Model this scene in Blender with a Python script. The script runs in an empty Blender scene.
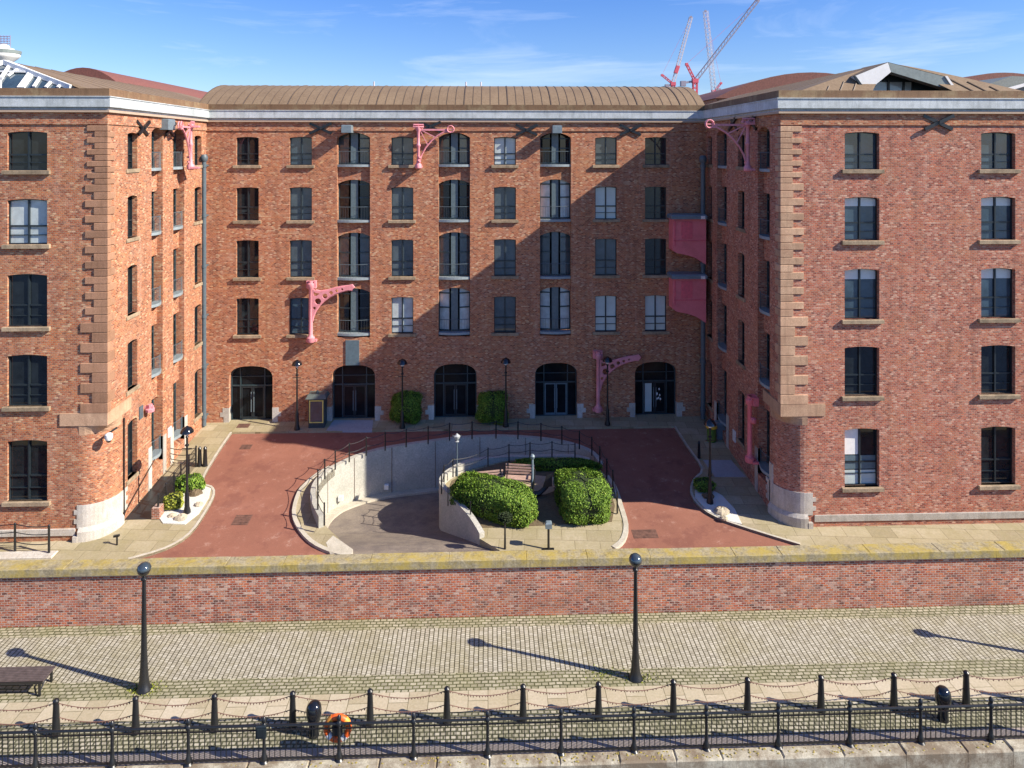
import bpy, bmesh, math, random
from mathutils import Vector
from mathutils.geometry import tessellate_polygon
random.seed(7)
R = math.radians
scene = bpy.context.scene
COL = scene.collection
# ------------------------------------------------------------------ camera calibration
F = 700.0; HOR = 149.0; CX = 512.0; HC = 16.2
TH = math.atan(24/700); SN, CS = math.sin(TH), math.cos(TH)
def ray(px, py):
    u = (px-CX)/F
    return Vector((SN+u*CS, CS-u*SN, (HOR-py)/F))
def aty(px, py, Y):
    d = ray(px, py); t = Y/d.y
    return Vector((d.x*t, Y, HC+d.z*t))
def atx(px, py, X):
    d = ray(px, py); t = X/d.x
    return Vector((X, d.y*t, HC+d.z*t))
GA, GB = -3.66, 0.0852
def zg(Y): return GA+GB*min(Y, 42.5)
def gp(px, py, dz=0.0):
    d = ray(px, py); t = (HC-GA-dz)/(GB*d.y-d.z)
    p = d*t; return Vector((p.x, p.y, HC+p.z))
ZL = -1.0
def lp(px, py, z=ZL):
    d = ray(px, py); t = (z-HC)/d.z
    return Vector((d.x*t, d.y*t, z))
YB, YF = 42.0, 31.2
XL = aty(206.3, 300, YB).x; XR = aty(706.7, 300, YB).x
SUNV = Vector((0.944*math.cos(R(34.9)), -0.33*math.cos(R(34.9)), math.sin(R(34.9)))).normalized()
# ------------------------------------------------------------------ materials
M = {}
class NT:
    def __init__(s, name, rough=0.8, metallic=0.0, spec=0.5):
        m = bpy.data.materials.new(name); m.use_nodes = True; s.m = m; s.t = m.node_tree
        s.b = s.t.nodes['Principled BSDF']; s.b.inputs['Roughness'].default_value = rough
        s.b.inputs['Metallic'].default_value = metallic; s.b.inputs['Specular IOR Level'].default_value = spec
        M[name] = m
    def n(s, typ, **kw):
        x = s.t.nodes.new(typ)
        for k, v in kw.items(): setattr(x, k, v)
        return x
    def l(s, a, b): s.t.links.new(a, b)
    def pos(s):
        return s.n('ShaderNodeNewGeometry').outputs['Position']
    def noise(s, vec, scale, detail=4, rough=0.6):
        x = s.n('ShaderNodeTexNoise'); x.inputs['Scale'].default_value = scale
        x.inputs['Detail'].default_value = detail; x.inputs['Roughness'].default_value = rough
        s.l(vec, x.inputs['Vector']); return x.outputs['Fac']
    def ramp(s, fac, stops, interp='LINEAR'):
        x = s.n('ShaderNodeValToRGB'); cr = x.color_ramp; cr.interpolation = interp
        while len(cr.elements) < len(stops): cr.elements.new(0.5)
        for e, (p, c) in zip(cr.elements, stops):
            e.position = p; e.color = (c[0], c[1], c[2], 1) if len(c) == 3 else c
        s.l(fac, x.inputs['Fac']); return x.outputs['Color']
    def mix(s, fac, a, b, mode='MIX'):
        x = s.n('ShaderNodeMix', data_type='RGBA', blend_type=mode)
        for sock, v in ((x.inputs[0], fac), (x.inputs[6], a), (x.inputs[7], b)):
            if isinstance(v, (int, float)): sock.default_value = v
            elif isinstance(v, tuple): sock.default_value = (v[0], v[1], v[2], 1)
            else: s.l(v, sock)
        return x.outputs[2]
    def math(s, op, a, b=0.0):
        x = s.n('ShaderNodeMath', operation=op)
        for i, v in enumerate((a, b)):
            if isinstance(v, (int, float)): x.inputs[i].default_value = v
            else: s.l(v, x.inputs[i])
        return x.outputs[0]
    def bump(s, h, strength=0.3, dist=0.02):
        x = s.n('ShaderNodeBump'); x.inputs['Strength'].default_value = strength; x.inputs['Distance'].default_value = dist
        s.l(h, x.inputs['Height']); s.l(x.outputs['Normal'], s.b.inputs['Normal'])
    def col(s, c): s.l(c, s.b.inputs['Base Color'])
def g3(v): return (v, v, v)
def brick_mat(name, sx, sy, stops, mortar, bw=0.235, bh=0.078, ms=0.011, patch=None, pale=0.3, dirt=0.25):
    m = NT(name, 0.9, spec=0.2)
    p = m.pos(); sep = m.n('ShaderNodeSeparateXYZ'); m.l(p, sep.inputs[0])
    u = m.math('ADD', m.math('MULTIPLY', sep.outputs[0], sx), m.math('MULTIPLY', sep.outputs[1], sy))
    cmb = m.n('ShaderNodeCombineXYZ'); m.l(u, cmb.inputs[0]); m.l(sep.outputs[2], cmb.inputs[1])
    br = m.n('ShaderNodeTexBrick'); m.l(cmb.outputs[0], br.inputs['Vector'])
    br.inputs['Color1'].default_value = (0, 0, 0, 1); br.inputs['Color2'].default_value = (1, 1, 1, 1)
    br.inputs['Mortar'].default_value = (0.5, 0.5, 0.5, 1); br.inputs['Scale'].default_value = 1
    br.inputs['Mortar Size'].default_value = ms; br.inputs['Mortar Smooth'].default_value = 0.3
    br.inputs['Brick Width'].default_value = bw; br.inputs['Row Height'].default_value = bh
    c = m.ramp(br.outputs['Color'], stops)
    # patches of different brick and of worn, salt-bloomed brick
    n1 = m.noise(p, 0.55, 5, 0.65)
    if patch:
        f = m.ramp(n1, [(0.42, g3(0)), (0.62, g3(1))])
        c2 = m.mix(1.0, c, patch, 'MULTIPLY'); c = m.mix(m.math('MULTIPLY', f, 0.55), c, c2)
    st = m.n('ShaderNodeVectorMath', operation='MULTIPLY'); m.l(p, st.inputs[0]); st.inputs[1].default_value = (1, 1, 2.5)
    n2 = m.noise(st.outputs[0], 1.6, 8, 0.75)
    f2 = m.ramp(n2, [(0.50, g3(0)), (0.74, g3(1))])
    c = m.mix(m.math('MULTIPLY', f2, pale), c, (0.66, 0.45, 0.35))
    n5 = m.noise(st.outputs[0], 4.5, 6, 0.8)
    c = m.mix(m.math('MULTIPLY', m.ramp(n5, [(0.52, g3(0)), (0.68, g3(1))]), pale*1.1), c, (0.64, 0.46, 0.35))
    c = m.mix(m.math('MULTIPLY', m.ramp(n5, [(0.30, g3(1)), (0.45, g3(0))]), 0.35), c, (0.14, 0.06, 0.045))
    n6 = m.noise(p, 0.8, 4, 0.6)
    c = m.mix(m.math('MULTIPLY', m.ramp(n6, [(0.5, g3(0)), (0.65, g3(1))]), 0.3), c, (0.52, 0.22, 0.1))
    n4 = m.noise(p, 16, 3, 0.8)
    mo = m.mix(m.ramp(n4, [(0.35, g3(0)), (0.65, g3(1))]), mortar, tuple(x*0.55 for x in mortar))
    c = m.mix(br.outputs['Fac'], c, mo)
    n3 = m.noise(st.outputs[0], 0.35, 6, 0.7)
    f3 = m.ramp(n3, [(0.45, g3(0)), (0.75, g3(1))])
    c = m.mix(m.math('MULTIPLY', f3, dirt), c, (0.15, 0.07, 0.055))
    sv = m.n('ShaderNodeVectorMath', operation='MULTIPLY'); m.l(p, sv.inputs[0]); sv.inputs[1].default_value = (2.6, 2.6, 0.16)
    n7 = m.noise(sv.outputs[0], 1.0, 6, 0.7)      # long damp and soot runs down the wall
    c = m.mix(m.math('MULTIPLY', m.ramp(n7, [(0.52, g3(0)), (0.66, g3(1))]), 0.28), c, (0.13, 0.06, 0.045))
    c = m.mix(m.math('MULTIPLY', m.ramp(n7, [(0.32, g3(1)), (0.44, g3(0))]), 0.16), c, (0.68, 0.5, 0.4))
    m.col(c); h = m.math('SUBTRACT', m.noise(p, 9, 5, 0.8), m.math('MULTIPLY', br.outputs['Fac'], 0.9)); m.bump(h, 0.7, 0.02)
    return m.m
ST = [(0.0, (0.19, 0.052, 0.042)), (0.18, (0.31, 0.08, 0.052)), (0.42, (0.43, 0.115, 0.07)), (0.62, (0.52, 0.165, 0.09)), (0.8, (0.43, 0.14, 0.10)), (1.0, (0.64, 0.36, 0.26))]
STB = [(0.0, (0.2, 0.06, 0.038)), (0.18, (0.33, 0.092, 0.048)), (0.42, (0.45, 0.135, 0.068)), (0.62, (0.54, 0.19, 0.088)), (0.8, (0.45, 0.16, 0.09)), (1.0, (0.66, 0.42, 0.27))]
brick_mat('brick', 1, 1, STB, (0.52, 0.37, 0.24), bw=0.165, patch=(1.15, 1.1, 0.75), pale=0.42)
STR = [(p, (min(1, c[0]*1.05), c[1]*1.12, c[2]*1.12)) for p, c in ST]
brick_mat('brick_mirror', 1, -1, STR, (0.52, 0.37, 0.28), bw=0.165, patch=(1.05, 0.84, 0.8), pale=0.42, dirt=0.2)
ST2 = [(0.0, (0.12, 0.045, 0.035)), (0.2, (0.3, 0.07, 0.038)), (0.45, (0.46, 0.095, 0.04)), (0.65, (0.6, 0.17, 0.06)), (0.85, (0.42, 0.14, 0.085)), (1.0, (0.66, 0.44, 0.34))]
brick_mat('brick_old', 1, 1, ST2, (0.62, 0.48, 0.4), bh=0.085, bw=0.2, ms=0.015, patch=(0.55, 0.52, 0.5), pale=0.5, dirt=0.6)
def stone(name, c1, c2, scale=2.0, rough=0.85, stain=None, sf=0.5, bump=0.25, fine=30, sthr=0.5):
    m = NT(name, rough, spec=0.3); p = m.pos()
    c = m.ramp(m.noise(p, scale, 6, 0.65), [(0.3, c1), (0.7, c2)])
    c = m.mix(0.5, c, m.ramp(m.noise(p, fine, 3, 0.7), [(0.3, tuple(x*0.55 for x in c1)), (0.7, tuple(min(1, x*1.25) for x in c2))]))
    if stain:
        f = m.ramp(m.noise(p, scale*0.6+0.3, 8, 0.75), [(sthr-0.06, g3(0)), (sthr+0.12, g3(1))])
        c = m.mix(m.math('MULTIPLY', f, sf), c, stain)
    if name in ('sandstone', 'sandstone_dark', 'sill_stone', 'fascia', 'mossy_cope', 'quay_cope', 'gutter', 'granite'):
        sv = m.n('ShaderNodeVectorMath', operation='MULTIPLY'); m.l(p, sv.inputs[0]); sv.inputs[1].default_value = (5, 5, 0.5)
        c = m.mix(m.math('MULTIPLY', m.ramp(m.noise(sv.outputs[0], 1.0, 6, 0.75), [(0.5, g3(0)), (0.68, g3(1))]), 0.45), c, tuple(x*0.45 for x in c1))
        ob = m.n('ShaderNodeObjectInfo'); c = m.mix(1.0, c, m.ramp(ob.outputs['Random'], [(0, g3(0.78)), (1, g3(1.08))]), 'MULTIPLY')
    m.col(c); m.bump(m.noise(p, fine, 4, 0.7), bump, 0.02); return m.m
stone('sandstone', (0.52, 0.32, 0.2), (0.66, 0.44, 0.29), 1.5, stain=(0.4, 0.22, 0.14), sf=0.5)
stone('sandstone_dark', (0.38, 0.2, 0.12), (0.48, 0.27, 0.17), 1.5, stain=(0.28, 0.15, 0.08), sf=0.4)
stone('sill_stone', (0.34, 0.25, 0.16), (0.48, 0.37, 0.25), 3, stain=(0.12, 0.1, 0.07), sf=0.6)
stone('granite', (0.5, 0.47, 0.42), (0.66, 0.62, 0.56), 2, stain=(0.36, 0.30, 0.22), sf=0.4)
stone('fascia', (0.52, 0.58, 0.6), (0.7, 0.74, 0.75), 1.2, 0.6, stain=(0.34, 0.37, 0.36), sf=0.6)
stone('gutter', (0.17, 0.095, 0.055), (0.26, 0.16, 0.09), 0.7, 0.8, stain=(0.36, 0.28, 0.16), sf=0.8, sthr=0.55)
stone('frieze', (0.2, 0.09, 0.065), (0.3, 0.15, 0.1), 2.5)
stone('moulding', (0.42, 0.3, 0.22), (0.52, 0.4, 0.3), 2)
stone('mossy_cope', (0.2, 0.165, 0.1), (0.44, 0.38, 0.25), 1.8, stain=(0.42, 0.31, 0.05), sf=0.75, bump=0.6, sthr=0.49, fine=14)
stone('quay_cope', (0.4, 0.36, 0.27), (0.58, 0.54, 0.43), 1.6, stain=(0.15, 0.1, 0.06), sf=0.8, bump=0.5, sthr=0.46)
stone('moss', (0.4, 0.29, 0.06), (0.27, 0.23, 0.07), 9, bump=0.6)
stone('concrete', (0.4, 0.39, 0.34), (0.53, 0.51, 0.45), 0.8, stain=(0.3, 0.31, 0.27), sf=0.5, fine=14, bump=0.1)
stone('pale_kerb', (0.46, 0.42, 0.34), (0.6, 0.56, 0.47), 3, stain=(0.32, 0.28, 0.2), sf=0.4)
stone('slab_grey', (0.3, 0.32, 0.34), (0.42, 0.44, 0.46), 3)
stone('gravel', (0.6, 0.58, 0.52), (0.8, 0.78, 0.72), 25, fine=70, bump=0.8)
stone('rock', (0.42, 0.36, 0.26), (0.55, 0.48, 0.36), 6, bump=0.6)
stone('soil', (0.10, 0.075, 0.045), (0.2, 0.15, 0.09), 6, bump=0.8)
stone('asphalt_ramp', (0.19, 0.155, 0.125), (0.31, 0.26, 0.21), 1.3, stain=(0.12, 0.10, 0.1), sf=0.6, bump=0.4)
stone('sand', (0.4, 0.33, 0.22), (0.5, 0.42, 0.29), 4)
stone('ground_earth', (0.12, 0.11, 0.09), (0.16, 0.15, 0.12), 0.1)
m = NT('red_asphalt', 0.85, spec=0.3); p = m.pos()
c = m.ramp(m.noise(p, 0.45, 7, 0.7), [(0.3, (0.19, 0.08, 0.055)), (0.55, (0.27, 0.115, 0.078)), (0.75, (0.34, 0.165, 0.12))])
c = m.mix(0.45, c, m.ramp(m.noise(p, 35, 3, 0.8), [(0.3, (0.17, 0.075, 0.05)), (0.7, (0.4, 0.17, 0.12))]))
f = m.ramp(m.noise(p, 1.8, 8, 0.8), [(0.57, g3(0)), (0.66, g3(1))]); c = m.mix(m.math('MULTIPLY', f, 0.4), c, (0.5, 0.34, 0.27))
f = m.ramp(m.noise(p, 0.8, 6, 0.7), [(0.52, g3(0)), (0.62, g3(1))]); c = m.mix(m.math('MULTIPLY', f, 0.4), c, (0.15, 0.055, 0.045))
m.col(c); m.bump(m.noise(p, 60, 2), 0.3, 0.01)
def paver(name, bw, bh, ms, stops, joint, swap=False, rot=0.0, sy=1.0, moss=None, mf=0.5, mthr=0.55, bump=0.5, warp=0.0):
    m = NT(name, 0.85, spec=0.3); p = m.pos()
    mp = m.n('ShaderNodeMapping'); m.l(p, mp.inputs['Vector']); mp.inputs['Rotation'].default_value = (0, 0, R(90) if swap else rot); mp.inputs['Scale'].default_value = (1, sy, 1)
    v = mp.outputs[0]
    if warp:
        nz = m.n('ShaderNodeTexNoise'); nz.inputs['Scale'].default_value = 1.3; nz.inputs['Detail'].default_value = 5; m.l(p, nz.inputs['Vector'])
        sub = m.n('ShaderNodeVectorMath', operation='SUBTRACT'); m.l(nz.outputs['Color'], sub.inputs[0]); sub.inputs[1].default_value = (.5, .5, .5)
        sc = m.n('ShaderNodeVectorMath', operation='SCALE'); m.l(sub.outputs[0], sc.inputs[0]); sc.inputs['Scale'].default_value = warp
        ad = m.n('ShaderNodeVectorMath', operation='ADD'); m.l(v, ad.inputs[0]); m.l(sc.outputs[0], ad.inputs[1]); v = ad.outputs[0]
    br = m.n('ShaderNodeTexBrick'); m.l(v, br.inputs['Vector'])
    br.inputs['Color1'].default_value = (0, 0, 0, 1); br.inputs['Color2'].default_value = (1, 1, 1, 1)
    br.inputs['Scale'].default_value = 1; br.inputs['Mortar Size'].default_value = ms; br.inputs['Mortar Smooth'].default_value = 0.25
    br.inputs['Brick Width'].default_value = bw; br.inputs['Row Height'].default_value = bh
    c = m.ramp(br.outputs['Color'], stops)
    c = m.mix(0.35, c, m.ramp(m.noise(p, 12, 4, 0.7), [(0.3, tuple(x*0.5 for x in stops[0][1])), (0.7, stops[-1][1])]))
    n = m.noise(p, 0.7, 8, 0.75)
    if moss:
        f = m.ramp(n, [(mthr-0.1, g3(0)), (mthr+0.15, g3(1))]); c = m.mix(m.math('MULTIPLY', f, mf), c, moss)
    c = m.mix(br.outputs['Fac'], c, m.mix(m.ramp(m.noise(p, 2.2, 5), [(0.4, g3(0)), (0.6, g3(1))]), joint, tuple(x*1.6 for x in joint)))
    m.col(c); h = m.math('SUBTRACT', m.math('MULTIPLY', m.noise(p, 20, 3), 0.4), br.outputs['Fac']); m.bump(h, bump, 0.03)
paver('setts', 0.27, 0.16, 0.02, [(0, (0.33, 0.295, 0.22)), (0.5, (0.44, 0.4, 0.31)), (1, (0.56, 0.52, 0.42))], (0.06, 0.052, 0.028), swap=True, sy=2.5, moss=(0.3, 0.26, 0.11), mf=0.5, warp=0.03)
paver('setts_border', 0.23, 0.14, 0.024, [(0, (0.24, 0.215, 0.15)), (0.5, (0.37, 0.335, 0.24)), (1, (0.52, 0.47, 0.35))], (0.08, 0.078, 0.035), moss=(0.23, 0.22, 0.09), mf=0.5, mthr=0.5, warp=0.12)
paver('setts_dark', 0.2, 0.14, 0.03, [(0, (0.2, 0.18, 0.13)), (0.5, (0.36, 0.33, 0.25)), (1, (0.52, 0.48, 0.38))], (0.06, 0.06, 0.035), moss=(0.16, 0.17, 0.06), mf=0.5, mthr=0.5, warp=0.1)
paver('flags', 0.95, 0.62, 0.012, [(0, (0.4, 0.33, 0.22)), (0.5, (0.5, 0.42, 0.29)), (1, (0.56, 0.49, 0.37))], (0.14, 0.12, 0.07), swap=True, moss=(0.3, 0.27, 0.14), mf=0.4, bump=0.2)
paver('court_flags', 1.1, 0.75, 0.012, [(0, (0.3, 0.25, 0.16)), (0.5, (0.4, 0.34, 0.22)), (1, (0.5, 0.43, 0.3))], (0.15, 0.125, 0.07), rot=R(4), moss=(0.27, 0.23, 0.1), mf=0.55, mthr=0.5, bump=0.2)
stone('rail_strip', (0.26, 0.22, 0.19), (0.38, 0.33, 0.28), 5)
m = NT('roof_metal', 0.75, 0.0, 0.3); p = m.pos()
c = m.ramp(m.noise(p, 0.5, 6, 0.7), [(0.3, (0.16, 0.10, 0.06)), (0.7, (0.245, 0.165, 0.10))]); c = m.mix(0.3, c, m.ramp(m.noise(p, 8, 5, 0.7), [(0.3, (0.12, 0.1, 0.06)), (0.7, (0.34, 0.26, 0.18))])); m.col(c)
def plain(name, c, rough=0.5, metallic=0.0, var=0.15, scale=6, coat=0.0, spec=0.5):
    m = NT(name, rough, metallic, spec); p = m.pos()
    m.col(m.ramp(m.noise(p, scale, 4), [(0.3, tuple(x*(1-var) for x in c)), (0.7, tuple(min(1, x*(1+var)) for x in c))]))
    if coat: m.b.inputs['Coat Weight'].default_value = coat; m.b.inputs['Coat Roughness'].default_value = 0.03
    return m.m
plain('roof_seam', (0.13, 0.09, 0.06), 0.6)
plain('red_roof', (0.2, 0.075, 0.055), 0.7, var=0.25)
plain('slate_green', (0.2, 0.22, 0.2), 0.6)
plain('cap_green', (0.1, 0.12, 0.11), 0.6)
plain('panel_green', (0.22, 0.26, 0.25), 0.5)
plain('white_paint', (0.8, 0.8, 0.78), 0.5, var=0.05)
plain('frame_dark', (0.018, 0.026, 0.032), 0.35)
plain('frame_teal', (0.03, 0.055, 0.065), 0.4)
plain('panel_teal', (0.11, 0.15, 0.165), 0.4, coat=0.15)
plain('slate_blue', (0.1, 0.15, 0.18), 0.5)
plain('balcony_grey', (0.26, 0.31, 0.33), 0.6)
stone('pink_paint', (0.72, 0.26, 0.3), (0.85, 0.34, 0.38), 2.5, 0.5, stain=(0.42, 0.13, 0.12), sf=0.5, bump=0.1, sthr=0.56)
stone('pink_cabin', (0.8, 0.17, 0.2), (0.92, 0.24, 0.27), 1.2, 0.55, stain=(0.55, 0.12, 0.12), sf=0.4, bump=0.1, sthr=0.55)
plain('pink_door', (0.75, 0.13, 0.17), 0.5)
plain('black_iron', (0.012, 0.013, 0.015), 0.35, spec=0.6)
plain('black_gloss', (0.01, 0.011, 0.014), 0.12, spec=0.7)
plain('rust_iron', (0.15, 0.075, 0.055), 0.8, var=0.4)
plain('grey_iron', (0.09, 0.12, 0.14), 0.5)
plain('hood_grey', (0.17, 0.22, 0.25), 0.45)
plain('lamp_white', (0.75, 0.76, 0.76), 0.2)
plain('lamp_glass', (0.4, 0.42, 0.43), 0.15)
plain('lamp_dome', (0.1, 0.13, 0.15), 0.12, metallic=0.6)
plain('wood_bench', (0.45, 0.3, 0.24), 0.7, var=0.2)
plain('wood_dark', (0.10, 0.075, 0.07), 0.6, var=0.3)
plain('orange', (0.85, 0.13, 0.02), 0.45, var=0.15)
plain('orange_light', (0.9, 0.33, 0.04), 0.45)
plain('yellow', (0.75, 0.4, 0.03), 0.5)
plain('bin_green', (0.12, 0.2, 0.03), 0.5)
plain('gold', (0.55, 0.45, 0.18), 0.4)
plain('crane_red', (0.65, 0.1, 0.14), 0.6)
plain('crane_white', (0.6, 0.55, 0.57), 0.6)
plain('crane_grey', (0.3, 0.27, 0.33), 0.6)
plain('bark', (0.1, 0.07, 0.045), 0.9)
plain('yellow_sign', (0.7, 0.6, 0.15), 0.6)
plain('glass_dark', (0.014, 0.019, 0.023), 0.04, var=0.4, scale=2, spec=0.5)
plain('glass_door', (0.008, 0.011, 0.014), 0.15, var=0.4, scale=2, spec=0.15)
plain('glass_blue', (0.045, 0.075, 0.1), 0.04, var=0.35, scale=1.3, coat=0.6)
plain('glass_grey', (0.07, 0.09, 0.1), 0.05, var=0.25, scale=1.5, coat=0.6)
plain('glass_curtain', (0.46, 0.52, 0.52), 0.3, var=0.2, scale=2.5, coat=1)
plain('glass_pale', (0.5, 0.58, 0.56), 0.3, var=0.08, scale=2, coat=1)
plain('blind', (0.62, 0.66, 0.66), 0.4, var=0.05, coat=1)
m = NT('foliage', 0.65, spec=0.3); oi = m.n('ShaderNodeNewGeometry')
c = m.ramp(oi.outputs['Random Per Island'], [(0.0, (0.035, 0.075, 0.008)), (0.5, (0.11, 0.2, 0.018)), (0.9, (0.2, 0.33, 0.035)), (1.0, (0.3, 0.37, 0.06))]); m.col(c)
m = NT('foliage_yellow', 0.65, spec=0.3); oi = m.n('ShaderNodeNewGeometry')
m.col(m.ramp(oi.outputs['Random Per Island'], [(0.0, (0.12, 0.16, 0.015)), (0.6, (0.3, 0.34, 0.04)), (1.0, (0.5, 0.5, 0.1))]))
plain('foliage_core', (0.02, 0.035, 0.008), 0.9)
m = NT('water', 0.08); p = m.pos(); m.b.inputs['Base Color'].default_value = (0.06, 0.055, 0.04, 1); m.bump(m.noise(p, 1.5, 6), 0.4, 0.1)
# ------------------------------------------------------------------ mesh helpers
class MB:
    def __init__(s): s.v = []; s.f = []
    def add(s, vs, fs):
        o = len(s.v); s.v += [tuple(v) for v in vs]; s.f += [tuple(i+o for i in f) for f in fs]
    def box(s, x0, x1, y0, y1, z0, z1):
        s.add([(x0,y0,z0),(x1,y0,z0),(x1,y1,z0),(x0,y1,z0),(x0,y0,z1),(x1,y0,z1),(x1,y1,z1),(x0,y1,z1)],
              [(0,3,2,1),(4,5,6,7),(0,1,5,4),(1,2,6,5),(2,3,7,6),(3,0,4,7)])
    def cbox(s, x0, x1, y0, y1, z0, z1, b=0.02):
        # box with its upper and vertical edges taken off
        s.add([(x0,y0,z0),(x1,y0,z0),(x1,y1,z0),(x0,y1,z0),(x0,y0,z1-b),(x1,y0,z1-b),(x1,y1,z1-b),(x0,y1,z1-b),
               (x0+b,y0+b,z1),(x1-b,y0+b,z1),(x1-b,y1-b,z1),(x0+b,y1-b,z1)],
              [(0,3,2,1),(8,9,10,11),(0,1,5,4),(1,2,6,5),(2,3,7,6),(3,0,4,7),(4,5,9,8),(5,6,10,9),(6,7,11,10),(7,4,8,11)])
    def bar(s, p0, p1, w, h=None):
        p0 = Vector(p0); p1 = Vector(p1); h = h or w; d = (p1-p0).normalized()
        a = d.cross(Vector((0,0,1)))
        if a.length < 0.01: a = Vector((1,0,0))
        a.normalize(); b = a.cross(d).normalized(); vs = []
        for p in (p0, p1):
            for i, j in ((-1,-1),(1,-1),(1,1),(-1,1)): vs.append(p+a*(w/2*i)+b*(h/2*j))
        s.add(vs, [(0,1,2,3),(7,6,5,4),(0,4,5,1),(1,5,6,2),(2,6,7,3),(3,7,4,0)])
    def tube(s, pts, r, n=6):
        pts = [Vector(p) for p in pts]; rs = r if isinstance(r, (list, tuple)) else [r]*len(pts); vs = []; fs = []
        for i, p in enumerate(pts):
            d = (pts[min(i+1, len(pts)-1)]-pts[max(i-1, 0)]).normalized()
            a = d.cross(Vector((0,0,1)))
            if a.length < 0.05: a = d.cross(Vector((0,1,0)))
            a.normalize(); b = d.cross(a)
            for k in range(n):
                t = 2*math.pi*k/n; vs.append(p+(a*math.cos(t)+b*math.sin(t))*rs[i])
        for i in range(len(pts)-1):
            for k in range(n): fs.append((i*n+k, i*n+(k+1)%n, (i+1)*n+(k+1)%n, (i+1)*n+k))
        fs.append(tuple(range(n))); fs.append(tuple((len(pts)-1)*n+k for k in range(n))); s.add(vs, fs)
    def lathe(s, c, prof, n=16):
        vs = []; fs = []
        for r, z in prof:
            for k in range(n):
                t = 2*math.pi*k/n; vs.append((c[0]+r*math.cos(t), c[1]+r*math.sin(t), c[2]+z))
        for i in range(len(prof)-1):
            for k in range(n): fs.append((i*n+k, i*n+(k+1)%n, (i+1)*n+(k+1)%n, (i+1)*n+k))
        fs.append(tuple(range(n))); fs.append(tuple((len(prof)-1)*n+k for k in range(n))); s.add(vs, fs)
    def flat(s, loops, fn):
        pts = [q for l in loops for q in l]
        tr = tessellate_polygon([[Vector((a, b, 0)) for a, b in l] for l in loops])
        s.add([fn(a, b) for a, b in pts], [tuple(t) for t in tr])
    def prism(s, loops, f0, f1):
        """solid between surfaces f0 and f1 over a polygon with holes"""
        s.flat(loops, f0); s.flat(loops, f1)
        for l in loops:
            n = len(l)
            s.add([f0(a, b) for a, b in l]+[f1(a, b) for a, b in l], [(i, (i+1)%n, n+(i+1)%n, n+i) for i in range(n)])
    def build(s, name, mat, parent=None, smooth=False, world=True):
        me = bpy.data.meshes.new(name)
        o = bpy.data.objects.new(name, me); COL.objects.link(o)
        off = Vector((0,0,0))
        if parent is not None:
            o.parent = parent
            if world: off = wloc(parent)
        me.from_pydata([tuple(Vector(v)-off) for v in s.v], [], s.f)
        me.validate(); me.update()
        bm = bmesh.new(); bm.from_mesh(me); bmesh.ops.recalc_face_normals(bm, faces=bm.faces); bm.to_mesh(me); bm.free()
        me.materials.append(M[mat])
        if smooth: me.polygons.foreach_set('use_smooth', [True]*len(me.polygons)); me.set_sharp_from_angle(angle=R(40))
        return o
def wloc(o):
    v = Vector(o.location)
    while o.parent: o = o.parent; v = v+Vector(o.location)
    return v
def tag(o, label, cat, group=None):
    o['label'] = label; o['category'] = cat
    if group: o['group'] = group
    return o
def thing(name, loc, label, cat, group=None, rz=0):
    o = bpy.data.objects.new(name, None); COL.objects.link(o); o.location = loc; o.rotation_euler = (0,0,rz)
    o.empty_display_size = 0.3
    return tag(o, label, cat, group)
def struct(o): o['kind'] = 'structure'; return o
def copy_thing(o, loc, rz=0, label=None, parent=None):
    c = o.copy(); COL.objects.link(c)
    if parent is not None: c.parent = parent
    if loc is not None: c.location = loc; c.rotation_euler = (0,0,rz)
    if label: c['label'] = label
    for ch in list(o.children):
        copy_thing(ch, None, parent=c)
    return c
# ------------------------------------------------------------------ wall panels with openings
def arch(u0, u1, z0, z1, rise, n=8):
    pts = [(u0, z0), (u1, z0)]
    if rise <= 0: return pts+[(u1, z1), (u0, z1)]
    w = (u1-u0)/2; rad = (w*w+rise*rise)/(2*rise); a = math.asin(min(1, w/rad)); cz = z1-rad; c = (u0+u1)/2
    for k in range(n+1):
        t = a-2*a*k/n; pts.append((c+rad*math.sin(t), cz+rad*math.cos(t)))
    return pts
def basket(u0, u1, z0, z1, rise, n=16):
    pts = [(u0, z0), (u1, z0)]; w = (u1-u0)/2; c = (u0+u1)/2
    for k in range(n+1):
        t = math.pi*k/n; cc, ss = math.cos(t), math.sin(t)
        pts.append((c+w*math.copysign(abs(cc)**0.8, cc), z1-rise+rise*abs(ss)**0.8))
    return pts
def panel(mb, fn, outer, ops):
    """fn(u, d, z) -> world, d = depth into the wall"""
    mb.flat([outer]+[o for o, d in ops], lambda u, z: fn(u, 0, z))
    for o, d in ops:
        n = len(o)
        mb.add([fn(u, 0, z) for u, z in o]+[fn(u, d, z) for u, z in o], [(i, (i+1)%n, n+(i+1)%n, n+i) for i in range(n)])
FRONT = lambda Y: (lambda u, d, z: (u, Y+d, z))
SIDEL = lambda u, d, z: (XL-d, u, z)       # faces +X, u = world Y
SIDER = lambda u, d, z: (XR+d, -u, z)      # faces -X, u = -world Y
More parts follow.
